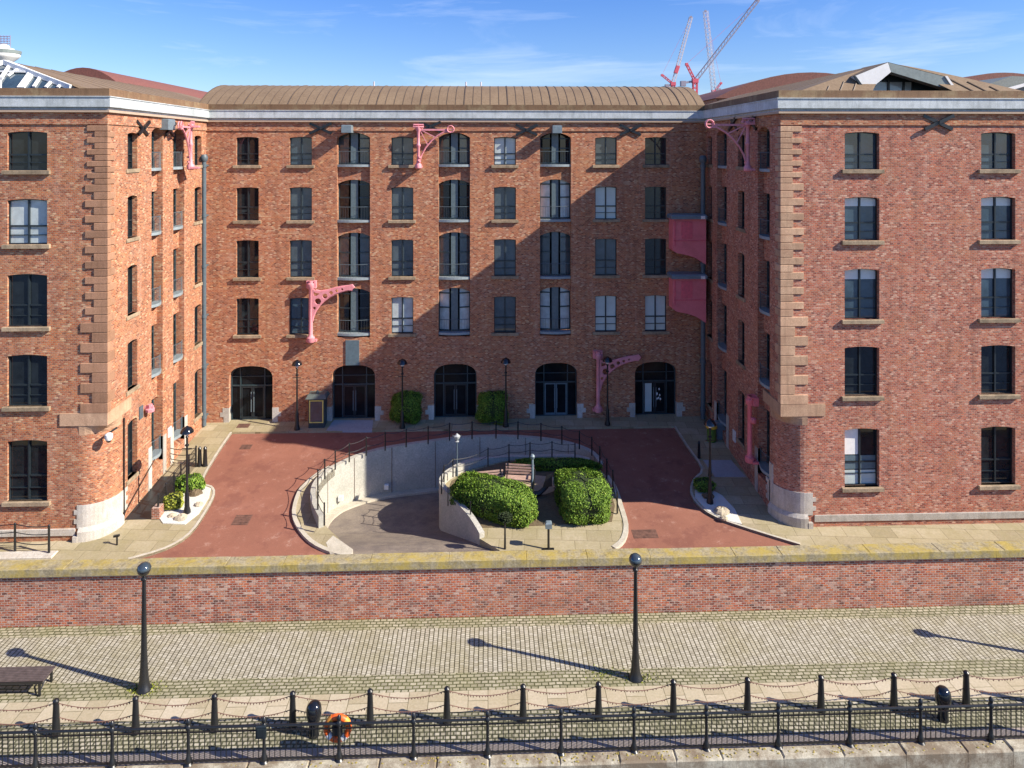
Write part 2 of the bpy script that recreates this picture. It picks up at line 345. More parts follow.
# ------------------------------------------------------------------ windows
cache = {}
def place(key, makers, parent, loc, rz):
    """first use builds the meshes in local space, later uses share them"""
    if key not in cache: cache[key] = [(n, mb_to_mesh(mb, n, mt), sub) for n, mb, mt, sub in makers()]
    top = None
    for n, me, sub in cache[key]:
        o = bpy.data.objects.new(n, me); COL.objects.link(o)
        if top is None:
            top = o; o.parent = parent; o.location = Vector(loc)-wloc(parent); o.rotation_euler = (0,0,rz)
        else: o.parent = top
    return top
def mb_to_mesh(mb, name, mat):
    me = bpy.data.meshes.new(name); me.from_pydata(mb.v, [], mb.f); me.validate()
    bm = bmesh.new(); bm.from_mesh(me); bmesh.ops.recalc_face_normals(bm, faces=bm.faces); bm.to_mesh(me); bm.free()
    me.materials.append(M[mat]); return me
def window(parent, loc, rz, w, h, rise, d, glass, sill='sill_stone', bars=(0.6, 0.8), so=0.14):
    w = round(w, 3); h = round(h, 3)
    def mk():
        f = MB(); t = 0.045
        outer = arch(0, w, 0, h, rise); inner = arch(t, w-t, t, h-t, rise)
        f.prism([outer, inner], lambda a, b: (a, d-0.07, b), lambda a, b: (a, d+0.02, b))
        f.box(w/2-0.035, w/2+0.035, d-0.075, d+0.01, t, h-t)
        for k, b in enumerate(bars):
            tt = 0.035 if k == 0 else 0.015
            f.box(t, w/2-0.05, d-0.06, d+0.01, h*(1-b)-tt, h*(1-b)+tt); f.box(w/2+0.05, w-t, d-0.06, d+0.01, h*(1-b)-tt, h*(1-b)+tt)
        g = MB(); g.box(0.01, w-0.01, d, d+0.03, 0.01, h)
        out = [('window', f, 'frame_dark', 0), ('pane', g, 'glass_dark' if glass in ('part',) else glass if glass != 'half' else 'glass_blue', 1)]
        if glass in ('half',):
            b = MB(); b.box(t, w/2-0.05, d-0.02, d-0.004, h*0.78, h-t-0.005); b.box(w/2+0.05, w-t, d-0.02, d-0.004, h*0.78, h-t-0.005); out.append(('blind', b, 'blind', 1))
        if glass == 'part':
            b = MB(); b.box(t, w/2-0.05, d-0.02, d-0.004, h*0.52, h-t-0.005); out.append(('blind', b, 'white_paint', 1))
            b = MB(); b.box(t, w-t, d-0.025, d-0.004, h*0.27, h*0.5); out.append(('panel', b, 'slate_blue', 1))
            b = MB(); b.box(t, w/2-0.05, d-0.02, d-0.004, t, h*0.25); b.box(w/2+0.05, w-t, d-0.02, d-0.004, t, h*0.25); out.append(('blind', b, 'glass_pale', 1))
        s = MB(); s.cbox(-0.16, w+0.16, -so, d-0.07, -0.17, 0.0, 0.015)
        if sill: out.append(('sill', s, sill, 1))
        return out
    return place(('win', w, h, rise, d, glass, sill), mk, parent, loc, rz)
def bay_window(parent, loc, rz, w, h, rise, d, glass, bow=0.16):
    """three-light bowed window with a small balcony, set deep in a loading bay"""
    w = round(w, 3); h = round(h, 3)
    def mk():
        f = MB(); t = 0.05
        xs = [0, w*0.36, w*0.64, w]; ys = [d, d-bow, d-bow, d]
        for i in range(3):
            a = Vector((xs[i], ys[i], 0)); b = Vector((xs[i+1], ys[i+1], 0))
            for p in ((a, b) if i != 1 else (a, b)):
                f.bar(p+Vector((0,0,0.02)), p+Vector((0,0,h)), 0.1, 0.1)
            hh = (0.5, 0.8) if i != 1 else ()
            for z in (0.07,)+tuple(h*q for q in hh)+(h-0.05,):
                f.bar(a+Vector((0,-0.03,z)), b+Vector((0,-0.03,z)), 0.06, 0.075)
        g = MB(); c = MB()
        for i in (0, 2):
            a = (xs[i], ys[i]); b = (xs[i+1], ys[i+1])
            g.add([(a[0],a[1],0.02),(b[0],b[1],0.02),(b[0],b[1],h),(a[0],a[1],h),(a[0],a[1]+.04,0.02),(b[0],b[1]+.04,0.02),(b[0],b[1]+.04,h),(a[0],a[1]+.04,h)],
                  [(0,1,2,3),(4,7,6,5),(0,4,5,1),(1,5,6,2),(2,6,7,3),(3,7,4,0)])
        c.box(xs[1]+.04, xs[2]-.04, d-bow-0.03, d-bow+0.02, 0.02, h)
        sl = MB(); n = 8; pl = [(0.0, 0.25)]+[(w*k/n, 0.06-0.16*math.sin(math.pi*k/n)) for k in range(n+1)]+[(w, 0.25), (w, d-0.1), (0, d-0.1)]
        sl.prism([pl], lambda a, b: (a, b, -0.14), lambda a, b: (a, b, 0.0))
        rl = MB(); cur = [(0.03+(w-0.06)*k/n, 0.09-0.14*math.sin(math.pi*k/n)) for k in range(n+1)]
        rl.tube([(a, b, 0.78) for a, b in cur], 0.018, 4)
        for k in range(1, 12):
            a = 0.03+(w-0.06)*k/12; b = 0.09-0.14*math.sin(math.pi*k/12); rl.tube([(a, b, 0.0), (a, b, 0.78)], 0.008, 3)
        return [('window', f, 'frame_teal', 0), ('pane', g, glass, 1), ('panel', c, 'panel_teal', 1), ('balcony', sl, 'balcony_grey', 1), ('railing', rl, 'grey_iron', 1)]
    return place(('bay', w, h, rise, d, glass, bow), mk, parent, loc, rz)
def zrow(y, x, Y): return aty(x, y, Y).z
# ------------------------------------------------------------------ CENTRAL BLOCK
ZT = 18.0
central = thing('warehouse', ((XL+XR)/2, YB, 0), 'red brick warehouse at the back of the courtyard under a curved brown metal roof', 'building')
rowsB = [(137, 165), (187, 220), (239.5, 276.5), (297, 333.5)]
rowsB = [(zrow(b, 402, YB), zrow(t, 402, YB)) for t, b in rowsB]
colsB = [(236.5, 258.5), (290, 311.5), (391.5, 413), (494.5, 515.5), (595.5, 616.5), (645.5, 666)]
glassB = [['glass_dark']*4, ['glass_blue', 'glass_grey', 'glass_grey', 'glass_blue'], ['glass_grey', 'glass_grey', 'glass_grey', 'glass_curtain'],
          ['glass_curtain', 'glass_grey', 'glass_grey', 'glass_grey'], ['glass_grey', 'glass_pale', 'glass_grey', 'glass_pale'], ['glass_dark', 'glass_dark', 'glass_dark', 'glass_pale']]
ops = []
WB = 1.31
for ci, (a, b) in enumerate(colsB):
    xc = aty((a+b)/2, 300, YB).x
    for ri, (z0, z1) in enumerate(rowsB):
        ops.append((arch(xc-WB/2, xc+WB/2, z0, z1, 0.05), 0.2))
        window(central, (xc-WB/2, YB, z0), 0, WB, z1-z0, 0.05, 0.2, glassB[ci][ri])
recB = [(337, 370), (438.5, 470), (540, 571)]
zr0, zr1 = zrow(337, 402, YB), zrow(132.5, 402, YB)
spand = MB(); rowsR = [(136, 164.5), (180, 220), (233, 277.5), (289, 333)]
for ri, (a, b) in enumerate(recB):
    x0 = aty(a, 300, YB).x; x1 = aty(b, 300, YB).x; w = x1-x0
    ops.append((arch(x0, x1, zr0, zr1, 0.3), 0.5))
    tops = [(zrow(bb, 402, YB), zrow(tt, 402, YB)) for tt, bb in rowsR]
    for k, (z0, z1) in enumerate(tops):
        gl = [['glass_grey','glass_grey','glass_dark'], ['glass_dark','glass_dark','glass_curtain'], ['glass_grey','glass_grey','glass_grey'], ['glass_dark','glass_curtain','glass_curtain']][k][ri]
        bay_window(central, (x0+0.01, YB, z0), 0, w-0.02, z1-z0+0.25, 0.3, 0.5, gl)
        if k > 0:
            zz = tops[k-1][0]-0.14; A = arch(x0+0.002, x1-0.002, z1-0.5, z1+0.02, 0.26)[2:]
            pl = [(x0+0.002, zz)]+[q for q in reversed(A)]+[(x1-0.002, zz)]
            spand = MB(); spand.prism([pl], lambda u, z: (u, YB+0.2, z), lambda u, z: (u, YB+0.45, z)); spand.build('spandrel', 'brick', central)
doorsB = [(229.5, 272), (332.5, 374.5), (434.5, 476), (535.5, 577), (635.5, 676.5)]
ztopd = zrow(365, 353, YB)
gran = MB()
for k, (a, b) in enumerate(doorsB):
    xc = aty((a+b)/2, 400, YB).x; w = 2.56; x0 = xc-w/2; x1 = xc+w/2
    ops.append((basket(x0, x1, -0.3, ztopd, 0.75), 0.4))
    for sx in (-1, 1):
        gran = MB()
        for q, (zz, ln) in enumerate(((0.02, 0.3), (0.34, 0.5), (0.6, 0.36))):
            hh = (0.32, 0.26, 0.26)[q]; ea = x0 if sx < 0 else x1
            xa, xb = (ea-ln, ea+0.012) if sx < 0 else (ea-0.012, ea+ln)
            gran.box(xa, xb, YB-0.02, YB+0.3, zz-(0.1 if q == 0 else 0), zz+hh)
        gran.build('jamb_stones', 'granite', central)
    f = MB(); hgt = ztopd; D = YB+0.4
    f.prism([basket(x0, x1, 0, hgt, 0.75), basket(x0+0.07, x1-0.07, 0.08, hgt-0.07, 0.72)], lambda u, z: (u, D-0.08, z), lambda u, z: (u, D+0.04, z))
    f.box(x0+0.07, x1-0.07, D-0.06, D, 2.03, 2.11)
    f.box(x0+0.07, x1-0.07, D-0.06, D, 2.6, 2.64)
    for q in (0.22, 0.78): f.box(x0+w*q-0.03, x0+w*q+0.03, D-0.065, D, 0.08, 3.1)
    dr = f.build('doorway', 'frame_teal', central)
    g = MB(); g.box(x0+0.02, x1-0.02, D+0.0, D+0.03, 0.0, hgt); g.build('pane', 'glass_door', dr)
    f = MB()
    for sx in (-1, 1):
        xa, xb = (x0+w*0.22+0.045, xc-0.01) if sx < 0 else (xc+0.01, x1-w*0.22-0.045)
        f.prism([[(xa, 0.05), (xb, 0.05), (xb, 2.0), (xa, 2.0)], [(xa+0.07, 0.2), (xb-0.07, 0.2), (xb-0.07, 1.93), (xa+0.07, 1.93)]], lambda u, z: (u, D-0.05, z), lambda u, z: (u, D-0.01, z))
    f.build('door', 'frame_dark' if k != 3 else 'slate_blue', dr)
    h = MB(); h.tube([(xc-0.08, D-0.09, 0.5), (xc-0.08, D-0.09, 1.7)], 0.018, 5); h.tube([(xc+0.08, D-0.09, 0.5), (xc+0.08, D-0.09, 1.7)], 0.018, 5); h.build('handle', 'hood_grey', dr)
    if k == 4:
        b_ = MB(); b_.box(x0+0.55, x0+1.1, D-0.03, D-0.004, 0.1, 1.95); b_.build('pale_panel', 'glass_pale', dr)  # plain pale panel set in the left door leaf
        b_ = MB()
        for q in range(7): b_.lathe((xc+0.3+random.uniform(-.18,.18), D-0.05, random.uniform(0.9, 1.7)), [(0.02,-.07),(0.06,0),(0.02,.07)], 6)
        b_.build('decoration', 'lamp_white', dr)
w = MB(); panel(w, FRONT(YB), [(XL, -3), (XR, -3), (XR, ZT), (XL, ZT)], ops)
w.box(XL-3, XR+3, 51.5, 52, 0, 18.4)
w.build('wall', 'brick', central)
def cornice_front(x0f, x1f, Y, root, dz=0.0, y1=None):
    """x0f/x1f: functions of projection"""
    out = []
    for nm, mt, p, z0, z1 in (('frieze', 'brick', 0.06, 17.28, 17.80), ('moulding', 'moulding', 0.2, 17.80, 17.91), ('fascia', 'fascia', 0.27, 18.03, 18.46), ('parapet', 'gutter', 0.2, 18.5, 18.84)):
        b = MB(); b.box(x0f(p), x1f(p), Y-p, Y+0.3, z0+dz, z1+dz)
        if nm == 'moulding':
            pass
        if nm == 'fascia':
            b.box(x0f(0.12), x1f(0.12), Y-0.12, Y+0.3, 17.912+dz, 18.03+dz); b.box(x0f(0.31), x1f(0.31), Y-0.31, Y+0.3, 18.46+dz, 18.5+dz)
        out.append((nm, mt, b, p, z0+dz, z1+dz))
    return out
for nm, mt, b, p, z0, z1 in cornice_front(lambda p: XL+p+0.002, lambda p: XR-p-0.002, YB, central): b.build(nm, mt, central)
# barrel roof
yr0, yr1, zrb, zra = 42.35, 52.6, 18.72, 20.42
def vault(x0, x1, mb, n=16, y0=yr0, y1=yr1, zb=zrb, za=zra, t=0.0):
    w_ = (y1-y0)/2; rise = za-zb; rad = (w_*w_+rise*rise)/(2*rise); a = math.asin(w_/rad); cy = (y0+y1)/2; cz = za-rad
    pr = [(cy-(rad+t)*math.sin(a-2*a*k/n), cz+(rad+t)*math.cos(a-2*a*k/n)) for k in range(n+1)]
    mb.add([(x0, y, z) for y, z in pr]+[(x1, y, z) for y, z in pr], [(k, k+1, n+2+k, n+1+k) for k in range(n)]+[tuple(range(n+1)), tuple(range(n+1, 2*n+2))])
rf = MB(); vx0 = aty(198, 105, 42.6).x; vx1 = aty(705, 105, 42.6).x; vault(vx0, vx1, rf)
roof = rf.build('roof', 'roof_metal', central)
sm = MB(); x = vx0+0.02
k = 0
while x < vx1:
    vault(x, x+(0.035 if k % 5 else 0.06), sm, t=0.02 if k % 5 else 0.035); x += 0.53; k += 1
sm.build('seams', 'roof_seam', roof)
vt = MB()
for px in (374, 466, 481): 
    q = aty(px, 86, 47); vt.tube([(q.x, 47, 20.4), (q.x, 47, 20.7)], 0.05, 6)
vt.build('vent_pipes', 'crane_white', roof)
# ------------------------------------------------------------------ WINGS
rowsF = [(132, 169.5), (197, 240.5), (269, 319.5), (346.5, 396), (428.5, 487)]
rowsF = [(zrow(b, 862, YF), zrow(t, 862, YF)) for t, b in rowsF]
ZC = zrow(416, 800, YF); RC = 1.2
WF = 1.6
WFS = {-1: 1.7, 1: 1.6}; DFS = {-1: 0.17, 1: 0.27}
def quoins(side, root):
    q = MB(); c = XL if side < 0 else XR; z = 17.24; k = 0; s = side
    # s=-1: left wing, front face runs to -X and side face runs to +Y from corner (XL,YF)
    while z > ZC+0.72:
        h = 0.258 if z > 14.75 else (0.335 if z > 8.8 else 0.44)
        ext = 0 if z > 14.75 else (0.08 if z > 8.8 else 0.28)
        lf = (0.93+ext-(0.1 if s < 0 else 0)) if k % 2 == 0 else (0.5+ext*0.4); ls = 0.25 if k % 2 == 0 else 0.55
        e = 0.055; g = 0.014
        q = MB()
        if s < 0: q.cbox(c-lf, c+e, YF-e, YF+ls, z-h+g, z-g, 0.02)
        else: q.cbox(c-e, c+lf, YF-e, YF+ls, z-h+g, z-g, 0.02)
        q.build('quoin', 'sandstone' if s > 0 else 'sandstone_dark', root)
        z -= h; k += 1
    # long springer block over the rounded corner
    L = 2.0; q = MB()
    n = 8; cx = c+s*RC; cy = YF+RC
    arcp = [(cx-s*RC*math.sin(a)*1.0, cy-RC*math.cos(a)) for a in [math.pi/2*k/n for k in range(n+1)]]
    e = 0.05
    poly = [(c+s*L, YF-e), (c-s*e, YF-e), (c-s*e, YF+L), (c+s*0.1, YF+L), (c+s*0.1, YF+0.1), (c+s*L, YF+0.1)]
    # upper slab, then a corbel stepping from the square corner to the round one
    q.prism([poly], lambda a, b: (a, b, ZC+0.0), lambda a, b: (a, b, z-0.006))
    vs = []; zz = [ZC, ZC-0.12, ZC-0.26, ZC-0.42]
    for lv in range(4):
        f = [0.0, 0.35, 0.75, 1.0][lv]
        for k in range(n+1):
            a = math.pi/2*k/n; rr = RC
            px = cx-s*rr*math.sin(a); py = cy-rr*math.cos(a)
            # square-corner counterpart
            m_ = max(math.sin(a), math.cos(a)); qx = cx-s*rr*math.sin(a)/m_; qy = cy-rr*math.cos(a)/m_
            e2 = 0.03*(1-f)+0.004
            vs.append((px*f+qx*(1-f)-s*e2*math.sin(a), py*f+qy*(1-f)-e2*math.cos(a), zz[lv]))
    q.add(vs, [(lv*(n+1)+k, lv*(n+1)+k+1, (lv+1)*(n+1)+k+1, (lv+1)*(n+1)+k) for lv in range(3) for k in range(n)])
    q.build('corner_corbel', 'sandstone', root)
def corner_arc(mb, s, r_, z0, z1, prof=None, n=12):
    c = XL if s < 0 else XR; cx = c+s*RC; cy = YF+RC
    lv = prof or [(r_, z0), (r_, z1)]
    vs = [(cx-s*rr*math.sin(math.pi/2*k/n), cy-rr*math.cos(math.pi/2*k/n), z) for rr, z in lv for k in range(n+1)]
    mb.add(vs, [(i*(n+1)+k, i*(n+1)+k+1, (i+1)*(n+1)+k+1, (i+1)*(n+1)+k) for i in range(len(lv)-1) for k in range(n)])
def wing(side):
    s = side; c = XL if s < 0 else XR; XO = -34.0 if s < 0 else 29.0
    root = thing('warehouse', (c+s*7.5, YF, zg(YF)), 'left brick warehouse wing with sunlit side wall and white framed glazed gable on its roof' if s < 0 else 'right brick warehouse wing with shaded courtyard side, its dormer coloured lit white and shade grey', 'building')
    cols = [(9.5, 45)] if s < 0 else [(844.5, 879.5), (980.5, 1016)]
    gl = [['glass_dark', 'glass_curtain', 'glass_dark', 'glass_dark', 'glass_dark']] if s < 0 else [['glass_blue', 'half', 'half', 'glass_dark', 'part'], ['glass_blue', 'half', 'half', 'glass_dark', 'glass_dark']]
    ops = []
    for ci, (a, b) in enumerate(cols):
        xc = aty((a+b)/2, 300, YF).x
        for ri, (z0, z1) in enumerate(rowsF):
            WF_ = WFS[s]; ops.append((arch(xc-WF_/2, xc+WF_/2, z0, z1, 0.07), DFS[s]))
            window(root, (xc-WF_/2, YF, z0), 0, WF_, z1-z0, 0.07, DFS[s], gl[ci][ri])
    w = MB(); zb = -2.5
    outer = [(XO, zb), (c+s*RC, zb), (c+s*RC, ZC), (c, ZC), (c, ZT), (XO, ZT)]
    panel(w, FRONT(YF), outer, ops)
    # courtyard side wall
    sg = 1 if s < 0 else -1; fn = SIDEL if s < 0 else SIDER
    sops = []
    if s < 0: small = [(32.95, 33.85), (40.35, 41.3)]; rec = [(35.25, 36.45), (37.65, 39.0)]
    else: small = [(35.75, 36.7), (41.0, 41.85)]; rec = [(32.5, 33.95), (38.45, 40.15)]
    rz = R(90) if s < 0 else R(-90)
    for (a, b) in small:
        for ri, (z0, z1) in enumerate(rowsF):
            if s < 0: u0, u1 = a, b
            else: u0, u1 = -b, -a
            sops.append((arch(u0, u1, z0, z1, 0.08), 0.3))
            window(root, (c, u0*sg, z0), rz, b-a, z1-z0, 0.08, 0.3, 'glass_dark', so=0.06)
    zrt = rowsF[0][1]+0.3
    sp = MB()
    for (a, b) in rec:
        u0, u1 = (a, b) if s < 0 else (-b, -a)
        sops.append((arch(u0, u1, 0.3, zrt, 0.25), 0.5))
        for ri, (z0, z1) in enumerate(rowsF):
            bay_window(root, (c, (u0+0.01)*sg, z0-0.02), rz, b-a-0.02, z1-z0+0.2, 0.2, 0.5, 'glass_dark' if ri % 2 else 'glass_grey', 0.1)
            if ri > 0:
                sp = MB(); sp.prism([[(u0+.002, z1+0.02), (u1-.002, z1+0.02), (u1-.002, rowsF[ri-1][0]-0.16), (u0+.002, rowsF[ri-1][0]-0.16)]], lambda u, z: fn(u, 0.3, z), lambda u, z: fn(u, 0.46, z)); sp.build('spandrel', 'brick' if s < 0 else 'brick_mirror', root)
    if s < 0: outer = [(YF+RC, zb), (YB, zb), (YB, ZT), (YF, ZT), (YF, ZC), (YF+RC, ZC)]
    else: outer = [(-YB, zb), (-YF-RC, zb), (-YF-RC, ZC), (-YF, ZC), (-YF, ZT), (-YB, ZT)]
    panel(w, fn, outer, sops)
    corner_arc(w, s, RC, zb, ZC-0.3)
    w.add([(XO, YF, zb), (XO, 52, zb), (XO, 52, ZT), (XO, YF, ZT)], [(0,1,2,3)])
    w.add([(XO, 52, zb), (c+s*0.02, 52, zb), (c+s*0.02, 52, ZT), (XO, 52, ZT)], [(0,1,2,3)])
    w.build('wall', 'brick' if s < 0 else 'brick_mirror', root)
    quoins(s, root)
    # plinth
    zp0, zp1 = zrow(520.5, 862, YF), zrow(514, 862, YF)
    pl = MB(); xa, xb = sorted((XO, c+s*(RC+(0.31 if s > 0 else 0.15))))
    pl.cbox(xa, xb, YF-0.05, YF+0.1, zp0, zp1, 0.015); 
    pl.build('plinth', 'granite', root); pl = MB()
    zt = zrow(494, 800, YF)
    corner_arc(pl, s, 0, 0, 0, [(RC+0.004, zt+0.05), (RC+0.03, zt+0.05), (RC+0.03, zp1+0.05), (RC+0.14, zp1-0.12), (RC+0.16, -2.3)])
    nq = 5; hh = (zt+0.05-zp1)/nq
    for k in range(nq):
        ln = (0.38 if k % 2 else 0.24) if s > 0 else (0.2 if k % 2 else 0.08)
        x_0, x_1 = sorted((c+s*RC, c+s*(RC+ln))); pl.box(x_0, x_1, YF-0.03, YF+0.1, zp1+k*hh, zp1+(k+1)*hh-0.004)
        pl.box(*sorted((c-s*0.03, c+s*0.1)), YF+RC, YF+RC+(0.35 if k % 2 else 0.5), zp1+k*hh, zp1+(k+1)*hh-0.004)
    x_0, x_1 = sorted((c+s*RC, c+s*(RC+0.2))); pl.box(x_0, x_1, YF-0.16, YF+0.1, -2.2, zp0-0.002)
    pl.build('corner_stones', 'granite', root)
    for (a, b) in rec:    # pale jamb stones at the foot of each loading bay
        for e in (a-0.35, b):
            pl = MB(); pl.box(*sorted((c-s*0.03, c+s*0.2)), e, e+0.35, zg(e)-0.2, 1.5); pl.build('jamb_stone', 'granite', root)
    # cornice
    for nm, mt, b, p, z0, z1 in cornice_front((lambda p: XO) if s < 0 else (lambda p: c-p), (lambda p: c+p) if s < 0 else (lambda p: XO), YF, root):
        sid = lambda pp, za, zb_: b.box(*sorted((c, c-s*pp)), YF+0.3, YB-0.0, za, zb_)
        sid(p, z0, z1)
        if nm == 'fascia': sid(0.12, 17.912, 18.03); sid(0.31, 18.46, 18.5)
        b.build(nm, mt, root)
    # roof : gently curved slopes with a front hip cut by a gabled dormer
    YP = 33.7; P = aty(888, 63, YP) if s > 0 else aty(6, 61.5, YP)
    XRG = P.x; zr = P.z; hw = abs(XRG-(c+s*0.25)); n = 8; ye = YF+0.15; zb_ = 18.6
    def prof(t): return zb_+(zr-zb_)*(1-(1-t)**1.12)
    r = MB(); vs = []
    for k in range(n+1):
        t = k/n
        yf = ye+(YP-ye)*t; xx = c+s*(0.25+hw*t)
        vs += [(xx, yf, prof(t)), (xx, 52.0, prof(t))]
    r.add(vs, [(2*k, 2*k+2, 2*k+3, 2*k+1) for k in range(n)])
    vs = []
    for k in range(n+1):
        t = k/n; yf = ye+(YP-ye)*t; xx = XRG+s*hw*(1-t)
        vs += [(xx, yf, prof(t)), (xx, 52.0, prof(t))]
    r.add(vs, [(2*k, 2*k+2, 2*k+3, 2*k+1) for k in range(n)])
    # front hip (two pieces each side of the dormer)
    DW = 0.36 if s > 0 else 0.93   # share of half-width taken by the dormer
    vs = []
    for k in range(n+1):
        t = k/n; yf = ye+(YP-ye)*t; z = prof(t)
        xo = c+s*(0.25+hw*t); xi = XRG-s*hw*DW*(1-t); vs += [(xo, yf, z), (xi, yf, z)]
    r.add(vs, [(2*k, 2*k+2, 2*k+3, 2*k+1) for k in range(n)])
    vs = []
    for k in range(n+1):
        t = k/n; yf = ye+(YP-ye)*t; z = prof(t)
        xo = XRG+s*hw*(1-t); xi = XRG+s*hw*DW*(1-t); vs += [(xo, yf, z), (xi, yf, z)]
    r.add(vs, [(2*k, 2*k+2, 2*k+3, 2*k+1) for k in range(n)])
    rf = r.build('roof', 'roof_metal', root)
    # flat behind
    sm = MB()
    for q in range(-9, 10):
        f = abs(q)/10
        if f < DW+0.05: continue
        sx = 1 if q > 0 else -1
        pts = []
        for k in range(n+1):
            t = k/n
            if f > 1-t+0.001: break
            pts.append((XRG+sx*hw*f-sx*0.9*hw*t*0.35, ye+(YP-ye)*t, prof(t)+0.03))
        if len(pts) > 1: sm.tube(pts, 0.03, 4)
    for yy in [34.5+k*1.3 for k in range(12)]:
        sm.tube([(c+s*(0.25+hw*k/n), yy, prof(k/n)+0.0) for k in range(n+1)], 0.022, 4)
    sm.build('seams', 'roof_seam', rf)
    # dormer
    def pl3(pts, y0, y1, nm, mt):
        b = MB(); b.prism([[(aty(x, y, y0).x, aty(x, y, y0).z) for x, y in pts]], lambda u, z: (u, y0, z), lambda u, z: (u, y1, z)); return b.build(nm, mt, root)
    yd = ye+0.75
    if s > 0:
        pl3([(888,62.5),(855,76),(866,91),(868,91),(891,72)], yd, yd+0.5, 'gable_board', 'white_paint')  # left cheek, its sunlit look put into the white colour
        pl3([(888.3,62.5),(946,77),(956,91),(952,91),(944,88),(891.3,72)], yd, yd+0.5, 'gable_board', 'panel_green')  # right cheek, its shade put into the grey-green colour
        pl3([(945,76),(947.5,76),(958,91),(955,91)], yd-0.05, yd-0.003, 'verge', 'white_paint')
        pl3([(853.5,76),(856,76),(867,91),(864,91)], yd-0.05, yd-0.003, 'verge', 'frame_dark')
        yw = yd+1.2
        pl3([(860,92),(862,84),(889,70),(948,86),(952,92)], yw, yw+0.05, 'gable_wall', 'frame_teal')
        pl3([(871,91),(871,82),(912,82),(912,91)], yw-0.05, yw-0.003, 'gable_window', 'glass_curtain')
        for x in (871, 889, 904, 913): pl3([(x-.9,92),(x-.9,80.5),(x+.9,80.5),(x+.9,92)], yw-0.12, yw-0.055, 'glazing_bar', 'frame_dark')
        b = MB(); A_ = aty(888,62.5,yd); B1 = aty(855,76,yd); B2 = aty(946,77,yd); Z = Vector((0,0,.02)); bk = Vector((0, 2.2, 0))
        b.add([A_+Z, B1+Z, B1+bk*0.6+Z, A_+bk+Z, B2+Z, B2+bk*0.6+Z], [(0,1,2,3),(0,3,5,4)]); b.build('dormer_roof', 'roof_metal', root)
    else:
        def gq(px, py):      # point of the sloping glazed plane
            for k in range(6):
                yy = ye+0.35 if k == 0 else ye+0.35+(z_-18.7)/(zr-18.7)*(YP-ye-0.35); p = aty(px, py, yy); z_ = p.z
            return p
        g = MB(); pts = [gq(-95, 89), gq(-60, 76), gq(6, 61.5), gq(72, 87), gq(72, 89)]
        g.add(pts+[p+Vector((0,0.06,0)) for p in pts], [(0,1,2,3,4),(9,8,7,6,5)]+[(i,(i+1)%5,5+(i+1)%5,5+i) for i in range(5)]); g.build('gable_window', 'glass_blue', root)
        O = Vector((0,-0.06,0))
        b = MB(); b.bar(gq(6,62.5)+O, gq(73,87.5)+O, 0.28, 0.22); b.build('gable_board', 'white_paint', root)
        b = MB(); b.bar(gq(6,62.5)+O, gq(-95,87)+O, 0.28, 0.22); b.build('gable_board', 'white_paint', root)
        for (p, q_, w_) in (((-4,88),(12,64),.14),((9,76),(22,66.5),.12),((18,71),(24,67),.12),((0,79),(8,72),.1),((0,71.5),(28,72),.13),((22,88),(34,71.5),.3),((35,87),(43,75),.12),((47,87.5),(55,79),.12),((59,87.5),(64,82.5),.12),((-40,88),(-20,68),.2),((-20,88),(-4,67),.14)):
            b = MB(); b.bar(gq(*p)+O*1.5, gq(*q_)+O*1.5, w_, 0.08); b.build('glazing_bar', 'white_paint', root)
    if s < 0:
        rl = MB()
        for q in range(9): rl.bar((XRG-1.6+q*0.36, YF+0.25, 18.7), (XRG-1.6+q*0.36, YF+0.25, 19.3), 0.06)
        rl.bar((XRG-1.7, YF+0.25, 19.32), (XRG+1.4, YF+0.25, 19.32), 0.08); rl.build('balcony_rail', 'white_paint', root)
    else:
        lt = MB(); q = aty(896, 70, YF+1.5); lt.box(q.x-0.3, q.x+0.35, YF+1.45, YF+1.7, q.z-0.06, q.z+0.04); lt.bar((q.x-0.15, YF+1.6, q.z-0.3), (q.x+0.1, YF+1.6, q.z+0.1), 0.05); lt.build('gable_light', 'frame_dark', root)
    return root
left_wing = wing(-1); right_wing = wing(1)
# small extras fixed to the buildings: tie plates, hoist boxes, pipes
def tie_cross(root, p, rz, w=0.95, h=0.45):
    b = MB(); ux = Vector((math.cos(rz), math.sin(rz), 0)); inn = Vector((-math.sin(rz), math.cos(rz), 0))
    for sgn in (-1, 1):
        a = p-ux*w/2-Vector((0,0,h/2*sgn)); e = p+ux*w/2+Vector((0,0,h/2*sgn))
        b.bar(a-inn*(0.1+0.05*sgn), e-inn*(0.1+0.05*sgn), 0.1, 0.15)
    b.lathe(p-inn*0.2, [(0.07,-.07),(0.07,.07)], 6)
    b.build('tie_plate', 'black_iron', root)
for px, py in ((321, 128.5), (430, 127), (526.5, 130), (630, 130)): tie_cross(central, aty(px, py, YB), 0, 1.3, 0.6)
tie_cross(right_wing, aty(937, 122.5, YF), 0, 1.35, 0.62)
for px, py in ((141, 128), (168, 129)): tie_cross(left_wing, atx(px, py, XL), R(90), 1.1, 0.65)
for px, py in ((735, 124), (753, 123)): tie_cross(right_wing, atx(px, py, XR), R(-90), 1.1, 0.65)
for px, py in ((347, 128.5), (557, 129)):
    q = aty(px, py, YB-0.5); b = MB(); b.cbox(q.x-0.28, q.x+0.28, YB-0.75, YB, q.z-0.25, q.z+0.2, 0.03); b.build('hoist_box', 'hood_grey', central)
q = atx(163, 124, XL); b = MB(); b.cbox(XL, XL+0.4, q.y-0.3, q.y+0.5, q.z-0.3, q.z+0.25, 0.03); b.build('hoist_box', 'hood_grey', left_wing)
